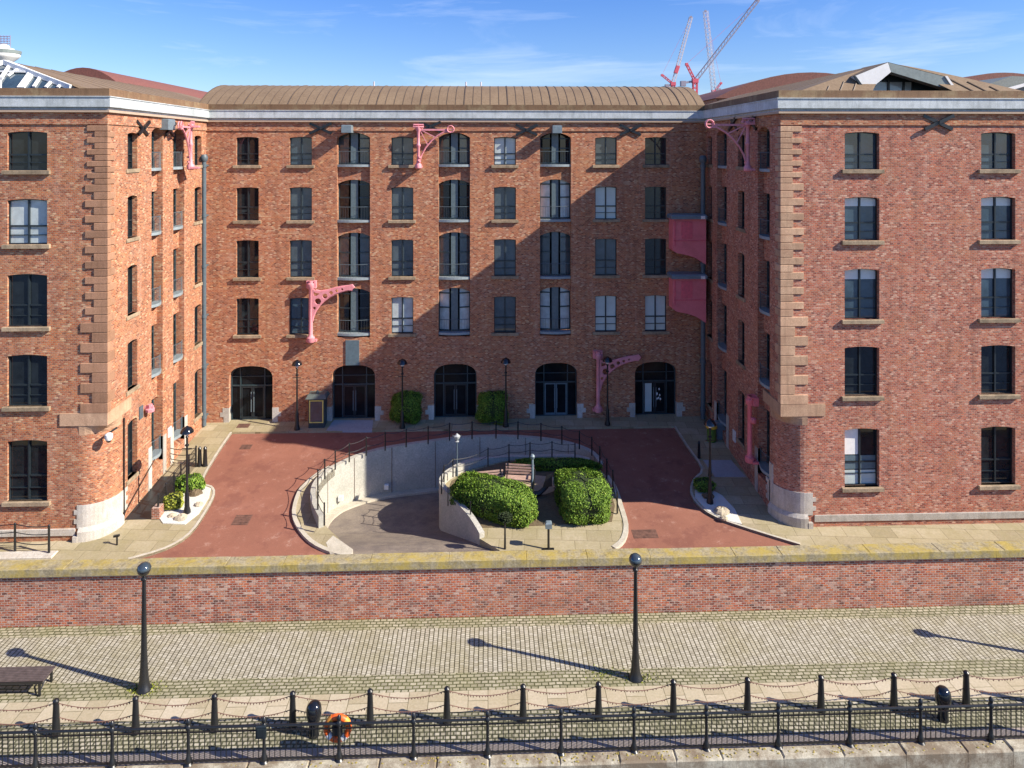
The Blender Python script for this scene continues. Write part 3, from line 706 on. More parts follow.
q0 = aty(352.5, 341, YB); q1 = aty(352.5, 365, YB); b = MB(); b.box(q0.x-0.4, q0.x+0.4, YB-0.06, YB+0.1, q1.z, q0.z+0.05); b.build('blue_panel', 'slate_blue', central)
def pipe(px, y0, y1, root, X, dy, r, sgn):
    q0 = aty(px, y0, YB-dy); q1 = aty(px, y1, YB-dy); zz0 = 0.05; b = MB()
    b.tube([(q0.x, YB-dy, zz0), (q0.x, YB-dy, q0.z)], r, 12)
    for k in range(6): 
        z = zz0+0.5+k*(q0.z-zz0-1)/5; b.lathe((q0.x, YB-dy, z), [(r+0.03,-.08),(r+0.03,.08)], 12); b.box(q0.x-0.05, q0.x+0.05, YB-dy, YB, z-0.04, z+0.04)
    b.lathe((q0.x, YB-dy, q0.z), [(r, -.3), (r+0.08,-.2),(r+0.1,0.0),(r+0.02,.15)], 10)
    b.build('downpipe', 'grey_iron', root, smooth=True)
pipe(204, 157, 425, central, 0, 0.55, 0.13, 1)
pipe(703, 158, 425, central, 0, 0.5, 0.14, 1)
b = MB(); 
for sx in (-0.35,):
    q0 = atx(124, 420, XL); b.tube([(XL+0.05, YF+1.35, -0.9), (XL+0.05, YF+1.35, ZC-0.2)], 0.035, 6)
b.build('cable_pipe', 'black_iron', left_wing)
# pink hoist cabins in the right-hand corner
for k, (yt, yh) in enumerate(((219, 211), (278.5, 269.5))):
    Yc = 41.0
    q0 = atx(707, yt, XR-0.01)
    zt = aty(690, yt, Yc).z; zb = aty(690, yt+(39 if k == 0 else 38), Yc).z
    x0 = aty(673, yt, Yc).x; x1 = aty(706, yt, Yc).x
    root = thing('hoist_cabin', (x1, Yc, zb), 'upper pink hoist cabin with a grey hood, in the shaded right corner' if k == 0 else 'lower pink hoist cabin with a grey hood, under the other one in the corner', 'hoist cabin', 'pink hoist cabins in the right corner')
    b = MB(); n = 6
    pl = [(x0+0.0, zt), (x0, zb+0.45), (x0+0.2, zb+0.3), (x0+0.9, zb+0.15), (x0+1.4, zb-0.02), (x1, zb-0.4), (x1, zt)]
    b.prism([pl], lambda u, z: (u, Yc, z), lambda u, z: (u, Yc+0.98, z))
    b.build('cabin', 'pink_cabin', root)
    b = MB(); b.prism([[(x0+0.5, zt-1.15), (x0+1.15, zt-1.15), (x0+1.15, zt-0.15), (x0+0.5, zt-0.15)]], lambda u, z: (u, Yc-0.035, z), lambda u, z: (u, Yc-0.002, z))
    b.box(x0+0.08, x0+0.16, Yc-0.03, Yc-0.002, zb+0.7, zt-0.1); b.box(x0+0.05, x1-0.02, Yc-0.03, Yc-0.002, zt-1.3, zt-1.24); b.build('door', 'pink_door', root)
    b = MB(); b.cbox(x0-0.12, x1+0.02, Yc-0.2, Yc+0.98, zt+0.003, zt+0.26, 0.08); b.build('hood', 'hood_grey', root)
    b = MB(); b.cbox(x1-0.36, x1-0.14, Yc-0.32, Yc-0.205, zt+0.02, zt+0.2, 0.02); b.build('pulley_box', 'lamp_white', root)
# ------------------------------------------------------------------ pink wall cranes
def crane_cast():
    """cast iron wall crane with a pierced curved arm; origin at the foot of the post, arm to +X"""
    post = MB(); post.lathe((0,0,0), [(0.2,0.0),(0.24,0.08),(0.24,0.28),(0.15,0.36),(0.12,0.5),(0.115,3.1),(0.2,3.2),(0.2,3.45),(0.13,3.5),(0.13,3.62)], 12)
    arm = MB()
    lower = [(0.1,1.25),(0.17,1.55),(0.3,1.85),(0.5,2.15),(0.75,2.42),(1.05,2.65),(1.4,2.84),(1.8,2.98),(2.2,3.08),(2.42,3.06)]
    upper = [(2.55,3.2),(2.42,3.36),(2.2,3.3),(1.8,3.26),(1.4,3.18),(1.0,3.06),(0.6,3.0),(0.3,3.05),(0.1,3.15)]
    def circ(x, z, r, n=10): return [(x+r*math.cos(2*math.pi*k/n), z+r*math.sin(2*math.pi*k/n)) for k in range(n)]
    holes = [circ(0.43, 2.42, 0.19), circ(0.84, 2.73, 0.155), circ(1.2, 2.92, 0.115), circ(1.53, 3.03, 0.09), circ(1.85, 3.12, 0.07), circ(0.23, 2.02, 0.09), [(0.18, 2.75), (0.3, 2.72), (0.55, 2.88), (0.3, 2.93), (0.18, 3.0)]]
    arm.prism([lower+upper]+holes, lambda a, b: (a, -0.07, b), lambda a, b: (a, 0.07, b))
    for e in (lower, upper[:-1]):
        arm.tube([(x, 0, z) for x, z in e], 0.06, 5)
    br = MB(); br.box(-0.28, 0.28, 0.08, 0.35, 3.15, 3.6); br.box(-0.3, 0.3, 0.05, 0.35, 0.0, 0.12)
    for z in (3.22, 3.5): 
        for x in (-0.22, 0.0, 0.22): br.lathe((x, 0.02, z), [(0.045,-.04),(0.045,.04)], 6)
    br.box(-0.26, 0.26, -0.02, 0.1, 3.56, 3.62)
    return post, arm, br
def crane_truss():
    post = MB(); post.lathe((0,0,0), [(0.12,0),(0.2,0.06),(0.2,0.25),(0.12,0.35),(0.09,0.6),(0.09,1.3),(0.13,1.36),(0.13,1.44),(0.09,1.5),(0.09,2.2),(0.15,2.3),(0.15,2.5)], 10)
    arm = MB(); arm.bar((0.05,0,2.32), (1.75,0,2.32), 0.08, 0.1)
    cur = [(0.08,0,0.45),(0.2,0,0.85),(0.42,0,1.25),(0.75,0,1.65),(1.1,0,1.95),(1.5,0,2.18),(1.75,0,2.28)]
    arm.tube(cur, 0.05, 5); arm.bar((0.12,0,2.25), (0.55,0,1.42), 0.05); arm.bar((0.2,0,2.28), (1.0,0,1.88), 0.05)
    wh = MB(); n = 12
    for dy in (-0.06, 0.06):
        wh.tube([(1.9+0.2*math.cos(2*math.pi*k/n), dy, 2.36+0.2*math.sin(2*math.pi*k/n)) for k in range(n+1)], 0.035, 4)
    wh.bar((1.72,0,2.36), (2.1,0,2.36), 0.1, 0.06); wh.bar((1.65,0,2.2), (2.05,0,2.2), 0.12, 0.06)
    br = MB(); br.box(-0.2, 0.2, 0.05, 0.45, 2.32, 2.42); br.box(-0.2, 0.2, 0.05, 0.45, 0.08, 0.18); br.tube([(-0.3+0.075*k, -0.02-0.08*math.sin(math.pi*k/8), 2.48) for k in range(9)], 0.05, 5)
    br.tube([(-0.3,0.1,2.62),(0.3,0.1,2.62)], 0.05, 5)
    for x in (-0.28, 0, 0.28): br.bar((x,0.1,2.42), (x,0.1,2.64), 0.05)
    for z in (0.45, 0.7): br.lathe((0.05,-0.08,z), [(0.1,-.05),(0.1,.05)], 8)
    return post, arm, wh, br
def make_crane(kind, loc, rz, label, ztop):
    root = thing('wall_crane', loc, label, 'wall crane', 'pink iron wall cranes', rz)
    if kind == 'cast':
        a, b, c = crane_cast(); a.build('post', 'pink_paint', root, True, False); b.build('arm', 'pink_paint', root, False, False); c.build('bracket', 'pink_paint', root, False, False)
    else:
        a, b, c, d = crane_truss(); a.build('post', 'pink_paint', root, True, False); b.build('arm', 'pink_paint', root, False, False); c.build('sheave', 'pink_paint', root, False, False); d.build('bracket', 'pink_paint', root, False, False)
    return root
q = aty(311, 342, YB-0.3); A = make_crane('cast', (q.x, YB-0.36, q.z), 0, 'pale pink curved iron crane with round holes, sunlit beside the second storey windows', 0)
q = aty(598, 411.5, YB-0.3); copy_thing(A, (q.x, YB-0.36, q.z), 0, 'pink curved iron crane with round holes, in shade left of the right-hand doorway')
q = aty(418.5, 169, YB-0.4); B = make_crane('truss', (q.x, YB-0.46, q.z), 0, 'pink braced crane arm on the sunlit back wall just under the cornice', 0)
q = atx(190.5, 170, XL+0.45); copy_thing(B, (XL+0.46, q.y, q.z), R(90), 'pale pink crane folded against against the sunlit side wall of the left wing').rotation_euler = (0,0,R(-82))
q = atx(749, 172, XR-0.4); copy_thing(B, (XR-0.46, q.y, q.z), R(180), 'dark pink braced crane arm sticking out at the top of the shaded right side wall')
q = atx(751, 462, XR-0.3); C = thing('wall_crane', (XR-0.36, q.y, q.z), 'pink crane post without an arm, low on the shaded right side wall', 'wall crane', 'pink iron wall cranes', R(-90))
a_, b__, c__ = crane_cast(); a_.build('post', 'pink_cabin', C, True, False); c__.build('bracket', 'pink_cabin', C, False, False); C.scale = (1, 1, 0.9)
a_ = MB(); a_.lathe((0.2, 0.1, 2.35), [(0.1,-.15),(0.16,-.08),(0.16,.08),(0.1,.15)], 8); a_.bar((0, 0.05, 2.35), (0.3, 0.1, 2.35), 0.1); a_.build('hinge', 'pink_cabin', C, False, False)
q = atx(147, 408, XL+0.1); root = thing('wall_bracket', (XL, q.y, q.z), 'small pale pink pulley bracket with a grey plate low on the sunlit left side wall', 'bracket')
b = MB(); b.box(XL, XL+0.05, q.y-0.6, q.y-0.25, q.z-0.35, q.z+0.25); b.build('plate', 'grey_iron', root)
b = MB(); b.lathe((XL+0.25, q.y, q.z-0.12), [(0.06,-.08),(0.2,-.05),(0.22,.08),(0.1,.12),(0.12,.3)], 8); b.bar((XL, q.y, q.z+0.05), (XL+0.4, q.y, q.z+0.05), 0.12); b.build('pulley', 'pink_paint', root)
# cctv camera
q = aty(111, 436, YF+0.2); root = thing('security_camera', (q.x, YF+0.2, q.z), 'white dome security camera on the rounded corner of the left wing', 'camera')
b = MB(); b.bar((q.x+0.1, YF+0.5, q.z+0.25), (q.x, YF+0.05, q.z+0.2), 0.06); b.build('bracket', 'frame_dark', root)
b = MB(); b.lathe((q.x, YF+0.02, q.z), [(0.05,.22),(0.16,.15),(0.17,0),(0.12,-.1)], 12); b.build('housing', 'lamp_white', root, True)
b = MB(); b.lathe((q.x, YF+0.02, q.z), [(0.11,-.101),(0.09,-.17),(0.03,-.21)], 10); b.build('lens', 'black_gloss', root, True)
# ------------------------------------------------------------------ GROUND
gd = MB(); gd.add([(-3000, 19.6, -4.5), (3000, 19.6, -4.5), (3000, 6000, -4.5), (-3000, 6000, -4.5)], [(0,1,2,3)]); struct(gd.build('ground', 'ground_earth'))
wt = MB(); wt.add([(-3000, -3000, -5.5), (3000, -3000, -5.5), (3000, 19.6, -5.5), (-3000, 19.6, -5.5)], [(0,1,2,3)]); struct(wt.build('water', 'water'))
YW = lp(488, 616.5).y
wallpts = [(324,529),(317.5,514),(315.5,502),(317.5,490.5),(324.5,479.5),(335,470),(349,462.5),(366,456),(385,451),(406,447.5),(428,444.5),(450,441.5),(472,439.6),(496,438.8),(518,439.5),(541,441.3),(562,444.5),(579.5,449.5),(592,456),(599,465)]
def smooth_pts(pts, n=3):
    out = []
    for i in range(len(pts)-1):
        p0 = pts[max(i-1,0)]; p1 = pts[i]; p2 = pts[i+1]; p3 = pts[min(i+2,len(pts)-1)]
        for k in range(n):
            t = k/n
            out.append(tuple(0.5*((2*p1[j])+(-p0[j]+p2[j])*t+(2*p0[j]-5*p1[j]+4*p2[j]-p3[j])*t*t+(-p0[j]+3*p1[j]-3*p2[j]+p3[j])*t**3) for j in range(len(p1))))
    out.append(tuple(pts[-1])); return out
W2 = smooth_pts([tuple(gp(a, b)[:2]) for a, b in wallpts], 3)
right_edge = [(606,478),(613,490),(619,508),(624,527),(621,541),(612,549)]
RE = smooth_pts([tuple(gp(a, b)[:2]) for a, b in right_edge], 3)
hole = W2+[tuple(gp(607,482)[:2]), tuple(gp(610,500)[:2]), tuple(gp(612,520)[:2]), (gp(600,540).x, 29.6), (gp(345,553).x, 29.6), tuple(gp(338,548)[:2])]
rd = MB(); rd.flat([[(XL-0.3, YW+0.25), (XR+2.0, YW+0.25), (XR+2.0, YB+0.4), (XL-0.3, YB+0.4)], hole], lambda a, b: (a, b, zg(b)))
struct(rd.build('road', 'red_asphalt'))
def zf(Y):
    T = [(26,-1.35),(29.6,-1.045),(31,-1.28),(34.2,-2.4),(38.6,-2.78),(42,-3.2)]
    for i in range(len(T)-1):
        if Y <= T[i+1][0]: 
            (a, za), (b, zb) = T[i], T[i+1]; return za+(zb-za)*(Y-a)/(b-a)
    return -3.2
fl = MB(); ys = [29.6+0.35*k for k in range(36)]; xs = [-10, -5, 0, 5, 9]
fl.add([(x, y, zf(y)) for y in ys for x in xs], [(j*5+i, j*5+i+1, (j+1)*5+i+1, (j+1)*5+i) for j in range(35) for i in range(4)])
xa, xb = gp(350, 552).x, gp(482, 548).x
fl.flat([[(xa, YW+0.3), (xb+1.2, YW+0.3), (xb+0.6, 29.6), (xa, 29.6)]], lambda a, b: (a, b, zg(b)+0.008))
struct(fl.build('ramp_road', 'asphalt_ramp'))
# ribbon helper: offset a polyline in the plane
def offs(pts, d):
    out = []
    for i, p in enumerate(pts):
        a = Vector(pts[max(i-1,0)]); b = Vector(pts[min(i+1,len(pts)-1)]); t = (b-a).normalized(); out.append((p[0]-t.y*d, p[1]+t.x*d))
    return out
def ribbon(mb, pts, d0, d1, zlo, zhi):
    A = offs(pts, d0); B = offs(pts, d1); n = len(pts); vs = []
    for i in range(n):
        f = i/(n-1)
        vs += [(A[i][0], A[i][1], zlo(A[i], f)), (B[i][0], B[i][1], zlo(B[i], f)), (B[i][0], B[i][1], zhi(B[i], f)), (A[i][0], A[i][1], zhi(A[i], f))]
    fs = [(4*i+k, 4*i+(k+1)%4, 4*i+4+(k+1)%4, 4*i+4+k) for i in range(n-1) for k in range(4)]+[(0,1,2,3), tuple(4*(n-1)+k for k in range(4))]
    mb.add(vs, fs)
# ramp retaining wall (W2 runs left-front -> back -> right: outside is on the left of travel)
ramp = thing('retaining_wall', (W2[0][0], W2[0][1], zg(W2[0][1])), 'curved pale concrete wall holding the side of the sunken ramp', 'retaining wall')
rb = MB(); ztopw = lambda p, f: zg(p[1])+0.14+0.5*max(0, 1-f/0.28)
ribbon(rb, W2, 0.0, 0.24, lambda p, f: -3.6, ztopw); rb.build('wall', 'concrete', ramp)
jt = MB()
for i in range(7, len(W2)-2, 6):
    p = W2[i]; q = offs(W2, -0.004)[i]; t = (Vector(W2[i+1])-Vector(W2[i-1])).normalized()*0.02
    jt.box(q[0]-0.02, q[0]+0.02, q[1]-0.015, q[1]+0.02, zf(q[1]), ztopw(p, i/len(W2))-0.02)
jt.build('panel_joints', 'asphalt_ramp', ramp)
for px, py in ((339.5, 497), (387.5, 485.5)):
    # find wall point by x pixel
    best = min(W2[:26], key=lambda p: abs(((p[0]*CS-p[1]*SN)/(p[0]*SN+p[1]*CS))*F+CX-px))
    d = ray(px, py); t = best[1]/d.y; z = HC+d.z*t
    b = MB(); b.cbox(best[0]-0.02, best[0]+0.22, best[1]-0.22, best[1]-0.0, z-0.13, z+0.12, 0.02); b.build('wall_light', 'lamp_white', ramp)
kb = MB(); ribbon(kb, W2, -0.55, -0.002, lambda p, f: -3.5, lambda p, f: zf(p[1])+0.1); struct(kb.build('ramp_kerb', 'pale_kerb'))
# crescent pavement outside the wall, left-front
outk = smooth_pts([tuple(gp(a, b)[:2]) for a, b in [(352,556),(332,552),(312.5,542),(299.5,526),(296,512),(301,494),(308.6,485),(319,476),(331,469)]], 3)
cres = outk+[p for p in reversed(offs(W2[:16], 0.24))]+[tuple(gp(345,545)[:2]), tuple(gp(352,552)[:2])]
cp = MB(); cp.prism([outk+list(reversed(W2[1:16]))+[tuple(gp(338,540)[:2])]], lambda a, b: (a, b, zg(b)-0.3), lambda a, b: (a, b, zg(b)+0.1)); struct(cp.build('ramp_pavement', 'court_flags'))
kb = MB(); ribbon(kb, outk, -0.0, 0.18, lambda p, f: zg(p[1])-0.2, lambda p, f: zg(p[1])+0.125); struct(kb.build('kerb', 'pale_kerb'))
kb = MB(); kb.prism([[tuple(gp(a, b)[:2]) for a, b in ((326,545),(333,538),(342,544),(353,552),(352,556),(330,556))]], lambda a, b: (a, b, -1.6), lambda a, b: (a, b, zg(b)+0.11)); struct(kb.build('ramp_kerb', 'pale_kerb'))
# ---- U-shaped pavement round the courtyard
lb = smooth_pts([tuple(gp(a, b)[:2]) for a, b in [(128,562),(165,551),(190,536),(206,514),(215,496),(212,488),(203,483),(216,458),(232,434)]], 3)
rbp = smooth_pts([tuple(gp(a, b)[:2]) for a, b in [(674,428),(686,447),(701,470),(693,481),(690,493),(697,506),(715,519),(748,531),(800,547)]], 3)
U = [(XL-0.1, YW+0.3)]+[(lb[0][0], YW+0.3)]+lb+rbp+[(rbp[-1][0], YW+0.3), (40, YW+0.3), (40, YF+0.2), (XR+0.9, YF+0.2), (XR+0.2, YF+0.9), (XR+0.2, YB+0.3), (XL-0.2, YB+0.3), (XL-0.2, YF+0.9), (XL-0.9, YF+0.2), (-40, YF+0.2), (-40, YW+0.3)]
U = U[1:]
pv = MB(); pv.prism([U], lambda a, b: (a, b, zg(b)-0.3), lambda a, b: (a, b, zg(b)+0.1)); struct(pv.build('pavement', 'court_flags'))
kb = MB(); ribbon(kb, lb, 0.0, 0.11, lambda p, f: zg(p[1])-0.2, lambda p, f: zg(p[1])+0.118); ribbon(kb, rbp, 0.0, 0.11, lambda p, f: zg(p[1])-0.2, lambda p, f: zg(p[1])+0.118)
struct(kb.build('kerb', 'pale_kerb'))
# door thresholds
for k, (a, b, c_, d_) in enumerate(((327, 374, 422, 433), )):
    P = [gp(334, 422), gp(373, 422), gp(372, 432.5), gp(326, 432.5)]; b_ = MB(); b_.prism([[tuple(p[:2]) for p in P]], lambda a, b: (a, b, zg(b)), lambda a, b: (a, b, zg(b)+0.112)); struct(b_.build('threshold_paving', 'slab_grey'))
P = [gp(703, 462), gp(731, 462), gp(746, 479), gp(715, 479)]; b_ = MB(); b_.prism([[tuple(p[:2]) for p in P]], lambda a, b: (a, b, zg(b)), lambda a, b: (a, b, zg(b)+0.112)); struct(b_.build('threshold_paving', 'slab_grey'))
# drain covers
for k, (px, py, w_, h_, lb_) in enumerate(((242, 520, 0.75, 0.75, 'square iron drain cover in the sunlit red road at the left'), (645, 534, 1.1, 0.6, 'brown iron grating in the red road, near the right end of the planted island'), (243.5, 427.5, 0.7, 0.5, 'dark drain cover in the paving before the left-hand doorway'), (246, 447, 0.6, 0.5, 'worn drain cover in the red road below the left-hand doorway'))):
    q = gp(px, py); dz = 0.104 if k == 2 else 0.004
    root = thing('drain_cover', (q.x, q.y, q.z+dz), lb_, 'drain cover', 'drain covers in the courtyard')
    b = MB(); b.add([(x, y, zg(y)+dz+h) for h in (0, 0.006) for x, y in ((q.x-w_/2, q.y-h_/2), (q.x+w_/2, q.y-h_/2), (q.x+w_/2, q.y+h_/2), (q.x-w_/2, q.y+h_/2))], [(4,5,6,7),(0,1,5,4),(1,2,6,5),(2,3,7,6),(3,0,4,7)]); b.build('frame', 'rust_iron', root)
    b = MB(); n = 6
    for i in range(n):
        y = q.y-h_/2+h_*(i+0.5)/n; z = zg(y)+dz+0.012; b.box(q.x-w_/2+0.05, q.x+w_/2-0.05, y-0.02, y+0.02, z-0.004, z+0.004)
    b.build('grate', 'rust_iron', root)
# ---- planted island
isl_l = [(480,541),(470,528),(458,515),(447,503),(440,494),(441,486),(450,478),(465,470.5),(488,464),(509,460),(530,458),(552,457),(575,457.5),(590,461)]
IL = smooth_pts([tuple(gp(a, b)[:2]) for a, b in isl_l], 3)
ISL = IL+RE+[(RE[-1][0], YW+0.3), (gp(500,553).x, YW+0.3), tuple(gp(500,553)[:2])]
island = thing('planter_island', (0.8, 33, zg(33)), 'raised island of paving and soil inside the curve of the ramp, with a concrete edge', 'planter')
b = MB(); b.prism([ISL], lambda a, b: (a, b, -3.5), lambda a, b: (a, b, zg(b)+0.1)); b.build('paving', 'court_flags', island)
b = MB(); ribbon(b, IL, -0.22, 0.02, lambda p, f: -3.5, lambda p, f: zg(p[1])+0.1+0.42*min(1, f*5+0.55)*(1 if f < 0.55 else max(0.15, 1-(f-0.55)*4))); b.build('retaining_wall', 'concrete', island)
b = MB(); ribbon(b, RE, -0.02, 0.2, lambda p, f: zg(p[1])-0.2, lambda p, f: zg(p[1])+0.13); b.build('kerb', 'pale_kerb', island)
b = MB(); b.prism([[tuple(gp(a, c)[:2]) for a, c in ((446,500),(455,512),(470,524),(483,530),(540,528),(612,524),(615,508),(609,490),(601,474),(585,463),(552,460.5),(510,463),(490,468),(470,474),(452,483))]], lambda a, b: (a, b, zg(b)+0.05), lambda a, b: (a, b, zg(b)+0.125)); b.build('soil', 'soil', island)
b = MB(); b.prism([[tuple(gp(a, c)[:2]) for a, c in ((490,484),(506,500),(545,497),(575,486),(556,480),(528,477))]], lambda a, b: (a, b, zg(b)+0.1), lambda a, b: (a, b, zg(b)+0.135)); b.build('sand', 'sand', island)
# ------------------------------------------------------------------ PARAPET WALL, PROMENADE, QUAY
X0, X1 = -40.0, 40.0
zbt = zrow(566.5, 488, YW); zct = zrow(559, 488, YW)
pw = thing('boundary_wall', (0, YW, ZL), 'long low wall of weathered red brick with mossy yellow coping between promenade and courtyard', 'wall')
b = MB(); b.box(X0, X1, YW, YW+0.42, -1.6, zbt); b.build('brickwork', 'brick_old', pw)
b = MB(); x = X0; random.seed(3)
while x < X1:
    L = random.uniform(1.5, 3.4); b.cbox(x+0.004, x+L, YW-0.1, YW+0.5+0.0, zbt+0.002, zct+random.uniform(-.012,.012), 0.014); x += L
b.build('coping', 'mossy_cope', pw)
def yl(py): return lp(488, py).y
bands = [(YW, yl(627), 'setts_border'), (yl(627), yl(672), 'setts'), (yl(672), yl(690), 'setts_border'), (yl(690), yl(711), 'flags'), (yl(711), yl(743), 'setts_dark'), (yl(743), 19.86, 'rail_strip')]
names = {'setts_border': 'sett_border', 'setts': 'promenade', 'flags': 'promenade_flags', 'setts_dark': 'sett_strip', 'rail_strip': 'rail_strip'}
for a, c_, mt in bands:
    b = MB(); b.add([(X0, c_, ZL), (X1, c_, ZL), (X1, a, ZL), (X0, a, ZL)], [(0,1,2,3)]); struct(b.build(names[mt], mt))
b = MB(); x = X0
while x < X1:
    L = random.uniform(1.3, 2.0); b.cbox(x+0.01, x+L, 19.45, 19.86, -2.0, ZL+0.05+random.uniform(-.01,.01), 0.04); x += L
struct(b.build('quay_edge', 'quay_cope'))
b = MB(); b.box(X0, X1, 19.52, 19.8, -6, -2.0); struct(b.build('quay_wall', 'quay_cope'))
# lichen and weeds on the ground
def clumps(name, mat, spots, size, n, label=None):
    b = MB(); 
    for (x, y, z, sx, sy) in spots:
        for k in range(n):
            px, py = random.gauss(x, sx), random.gauss(y, sy); s = random.uniform(.4, 1)*size; a = random.random()*6.3
            t = random.uniform(-0.6, 0.6); dx, dy = math.cos(a)*s, math.sin(a)*s
            b.add([(px-dx, py-dy, z), (px+dx, py+dy, z), (px+dx*.4, py+dy*.4, z+s*1.2), (px-dx*.5, py-dy*.5, z+s*.9)], [(0,1,2,3)])
    o = b.build(name, mat); o['kind'] = 'stuff'; return o
sp = []
for px, py in ((144,689),(150,687),(137,688)): q = lp(px, py); sp.append((q.x, q.y-0.05, ZL, 0.22, 0.12))
q = lp(605, 674); sp.append((q.x, q.y, ZL, 0.3, 0.15)); sp.append((q.x+1.1, q.y-0.2, ZL, 0.3, 0.12))
clumps('weeds', 'foliage_yellow', sp, 0.035, 110)
b = MB()
for k in range(260):
    x = random.gauss(4.5, 5) if k % 3 else random.uniform(-12, 14); y = random.uniform(19.5, 19.8); z = ZL+0.048; r_ = random.uniform(.015,.05)
    b.add([(x+r_*math.cos(a)*random.uniform(.6,1.3), y+r_*.7*math.sin(a), z+0.004) for a in (0,1.2,2.3,3.4,4.6,5.5)]+[(x, y, z+0.03)], [(i, (i+1)%6, 6) for i in range(6)])
o = b.build('moss', 'moss'); o['kind'] = 'stuff'
# ------------------------------------------------------------------ STREET LAMPS
def prom_lamp(loc, label):
    root = thing('street_lamp', loc, label, 'street lamp', 'black lamps along the promenade'); root.scale = (0.88, 0.88, 0.958)
    p = MB(); p.lathe((0,0,0), [(0.27,0),(0.26,0.05),(0.2,0.12),(0.16,0.35),(0.13,0.75),(0.105,1.3),(0.08,2.6),(0.065,3.55),(0.065,3.62),(0.11,3.66),(0.11,3.7),(0.06,3.74),(0.07,3.82)], 16); p.build('post', 'black_iron', root, True, False)
    p = MB(); p.lathe((0,0,3.98), [(0.09,-.2),(0.17,-.13),(0.225,-.03),(0.235,.02)], 16); p.build('globe', 'black_gloss', root, True, False)
    p = MB(); p.lathe((0,0,3.98), [(0.24,.02),(0.245,.06),(0.2,.15),(0.11,.215),(0.03,.24)], 16); p.build('cap', 'lamp_dome', root, True, False)
    return root
q = lp(144, 689.5); L0 = prom_lamp(q, 'black lamp post on the promenade setts near the left-hand bench')
q = lp(635.5, 678); copy_thing(L0, q, 0, 'black lamp post on the promenade setts right of the centre, with a long shadow')
# a third lamp of the row stands just out of the frame; its shadow falls on the setts
q0 = lp(483, 637); q1 = lp(925, 628); base = lp(635.5, 678); copy_thing(L0, base+(q1-q0), 0, 'black lamp post just beyond the right edge, its shadow lying on the setts')
def court_lamp(loc, label, h=4.0):
    root = thing('courtyard_lamp', loc, label, 'street lamp', 'dome topped courtyard lamps')
    p = MB(); p.lathe((0,0,0), [(0.17,0),(0.16,.12),(0.11,.3),(0.1,.9),(0.075,1.0),(0.055,1.2),(0.045,3.1),(0.09,3.13),(0.09,3.18),(0.045,3.22),(0.045,3.5),(0.08,3.54),(0.04,3.6)], 12); p.bar((-0.22,0,3.0), (0.22,0,3.0), 0.03); p.build('post', 'black_iron', root, True, False)
    p = MB(); p.lathe((0,0,3.6), [(0.05,0),(0.1,.05),(0.11,.14),(0.06,.2)], 12); p.build('bulb', 'lamp_white', root, True, False)
    p = MB(); p.lathe((0,0,3.78), [(0.30,-.03),(0.28,.05),(0.2,.17),(0.08,.23),(0.03,.27)], 14); p.build('dome', 'black_gloss', root, True, False)
    return root
q = gp(297, 429.5, 0.1); L1 = court_lamp(q, 'dome topped lamp in half shade between the left doorway and the green cabinet')
for px, py, lb_ in ((402.3, 428, 'dome topped lamp in front of the left round bush'), (505.8, 426.5, 'dome topped lamp beside the right round bush'), (607.5, 425, 'dome topped lamp in shade in front of the pink curved crane')):
    copy_thing(L1, gp(px, py, 0.1), 0, lb_)
copy_thing(L1, gp(187, 513, 0.12), 0, 'black dome topped lamp standing in the white gravel bed at the left')
q = gp(457, 476, 0.1); root = thing('courtyard_lamp', q, 'slim lamp with a white glass globe, behind the left hedge', 'street lamp')
h = (q.y)*(48/F); k_ = h/2.95
p = MB(); p.lathe(q, [(0.06,0),(0.05,.3),(0.035,.4),(0.03,1.75)], 8); p.build('post', 'grey_iron', root, True)
p = MB(); p.lathe((q.x,q.y,q.z+1.75), [(0.1,0),(0.11,.03),(0.04,.06),(0.16,.22),(0.17,.3),(0.08,.36),(0.03,.42)], 12); p.build('lantern', 'lamp_glass', root, True)
p = MB(); 
for a in range(4): p.tube([(q.x+0.05*math.cos(a*1.57), q.y+0.05*math.sin(a*1.57), q.z+1.8), (q.x+0.22*math.cos(a*1.57), q.y+0.22*math.sin(a*1.57), q.z+2.1)], 0.012, 4)
p.build('cage', 'grey_iron', root)
# ------------------------------------------------------------------ CHAIN FENCES
def catenary(a, b, sag, n=9):
    return [a.lerp(b, k/(n-1))-Vector((0,0,sag*4*(k/(n-1))*(1-k/(n-1)))) for k in range(n)]
def chain_fence(root, pts, h, r, hs, sag, mat='black_iron', links=False, chains=True, cr=0.018, taper=1.0):
    for i, p in enumerate(pts):
        b = MB(); b.lathe(p, [(r*1.15,0),(r*1.1,h*0.05),(r*taper,h*0.92),(r*taper*1.15,h*0.93),(r*taper*1.15,h*0.96),(r*taper*0.6,h)], 10); b.build('post', mat, root, True)
    if not chains: return
    for i in range(len(pts)-1):
        for hh in hs:
            a = pts[i]+Vector((0,0,h*hh)); c = pts[i+1]+Vector((0,0,h*hh)); path = catenary(a, c, sag*(c-a).length, 13)
            b = MB(); b.tube(path, cr, 4)
            if links:
                for k in range(1, 26):
                    t = k/26; p = a.lerp(c, t)-Vector((0,0,sag*(c-a).length*4*t*(1-t)))
                    if random.random() < .8: b.bar(p, p-Vector((random.uniform(-.02,.02), 0, random.uniform(.03,.055))), 0.022)
            b.build('chain', 'rust_iron' if links else mat, root)
yb_ = yl(719.5)
posts = []
p0 = lp(214.5, 730.5); p1 = lp(821, 710.5); step = (p1-p0)/8
for k in range(-4, 13): q = p0+step*k; posts.append(Vector((q.x, q.y, ZL)))
cf = thing('chain_fence', posts[8], 'row of tapered black posts with rusty chains on the promenade behind the quay railing', 'chain fence')
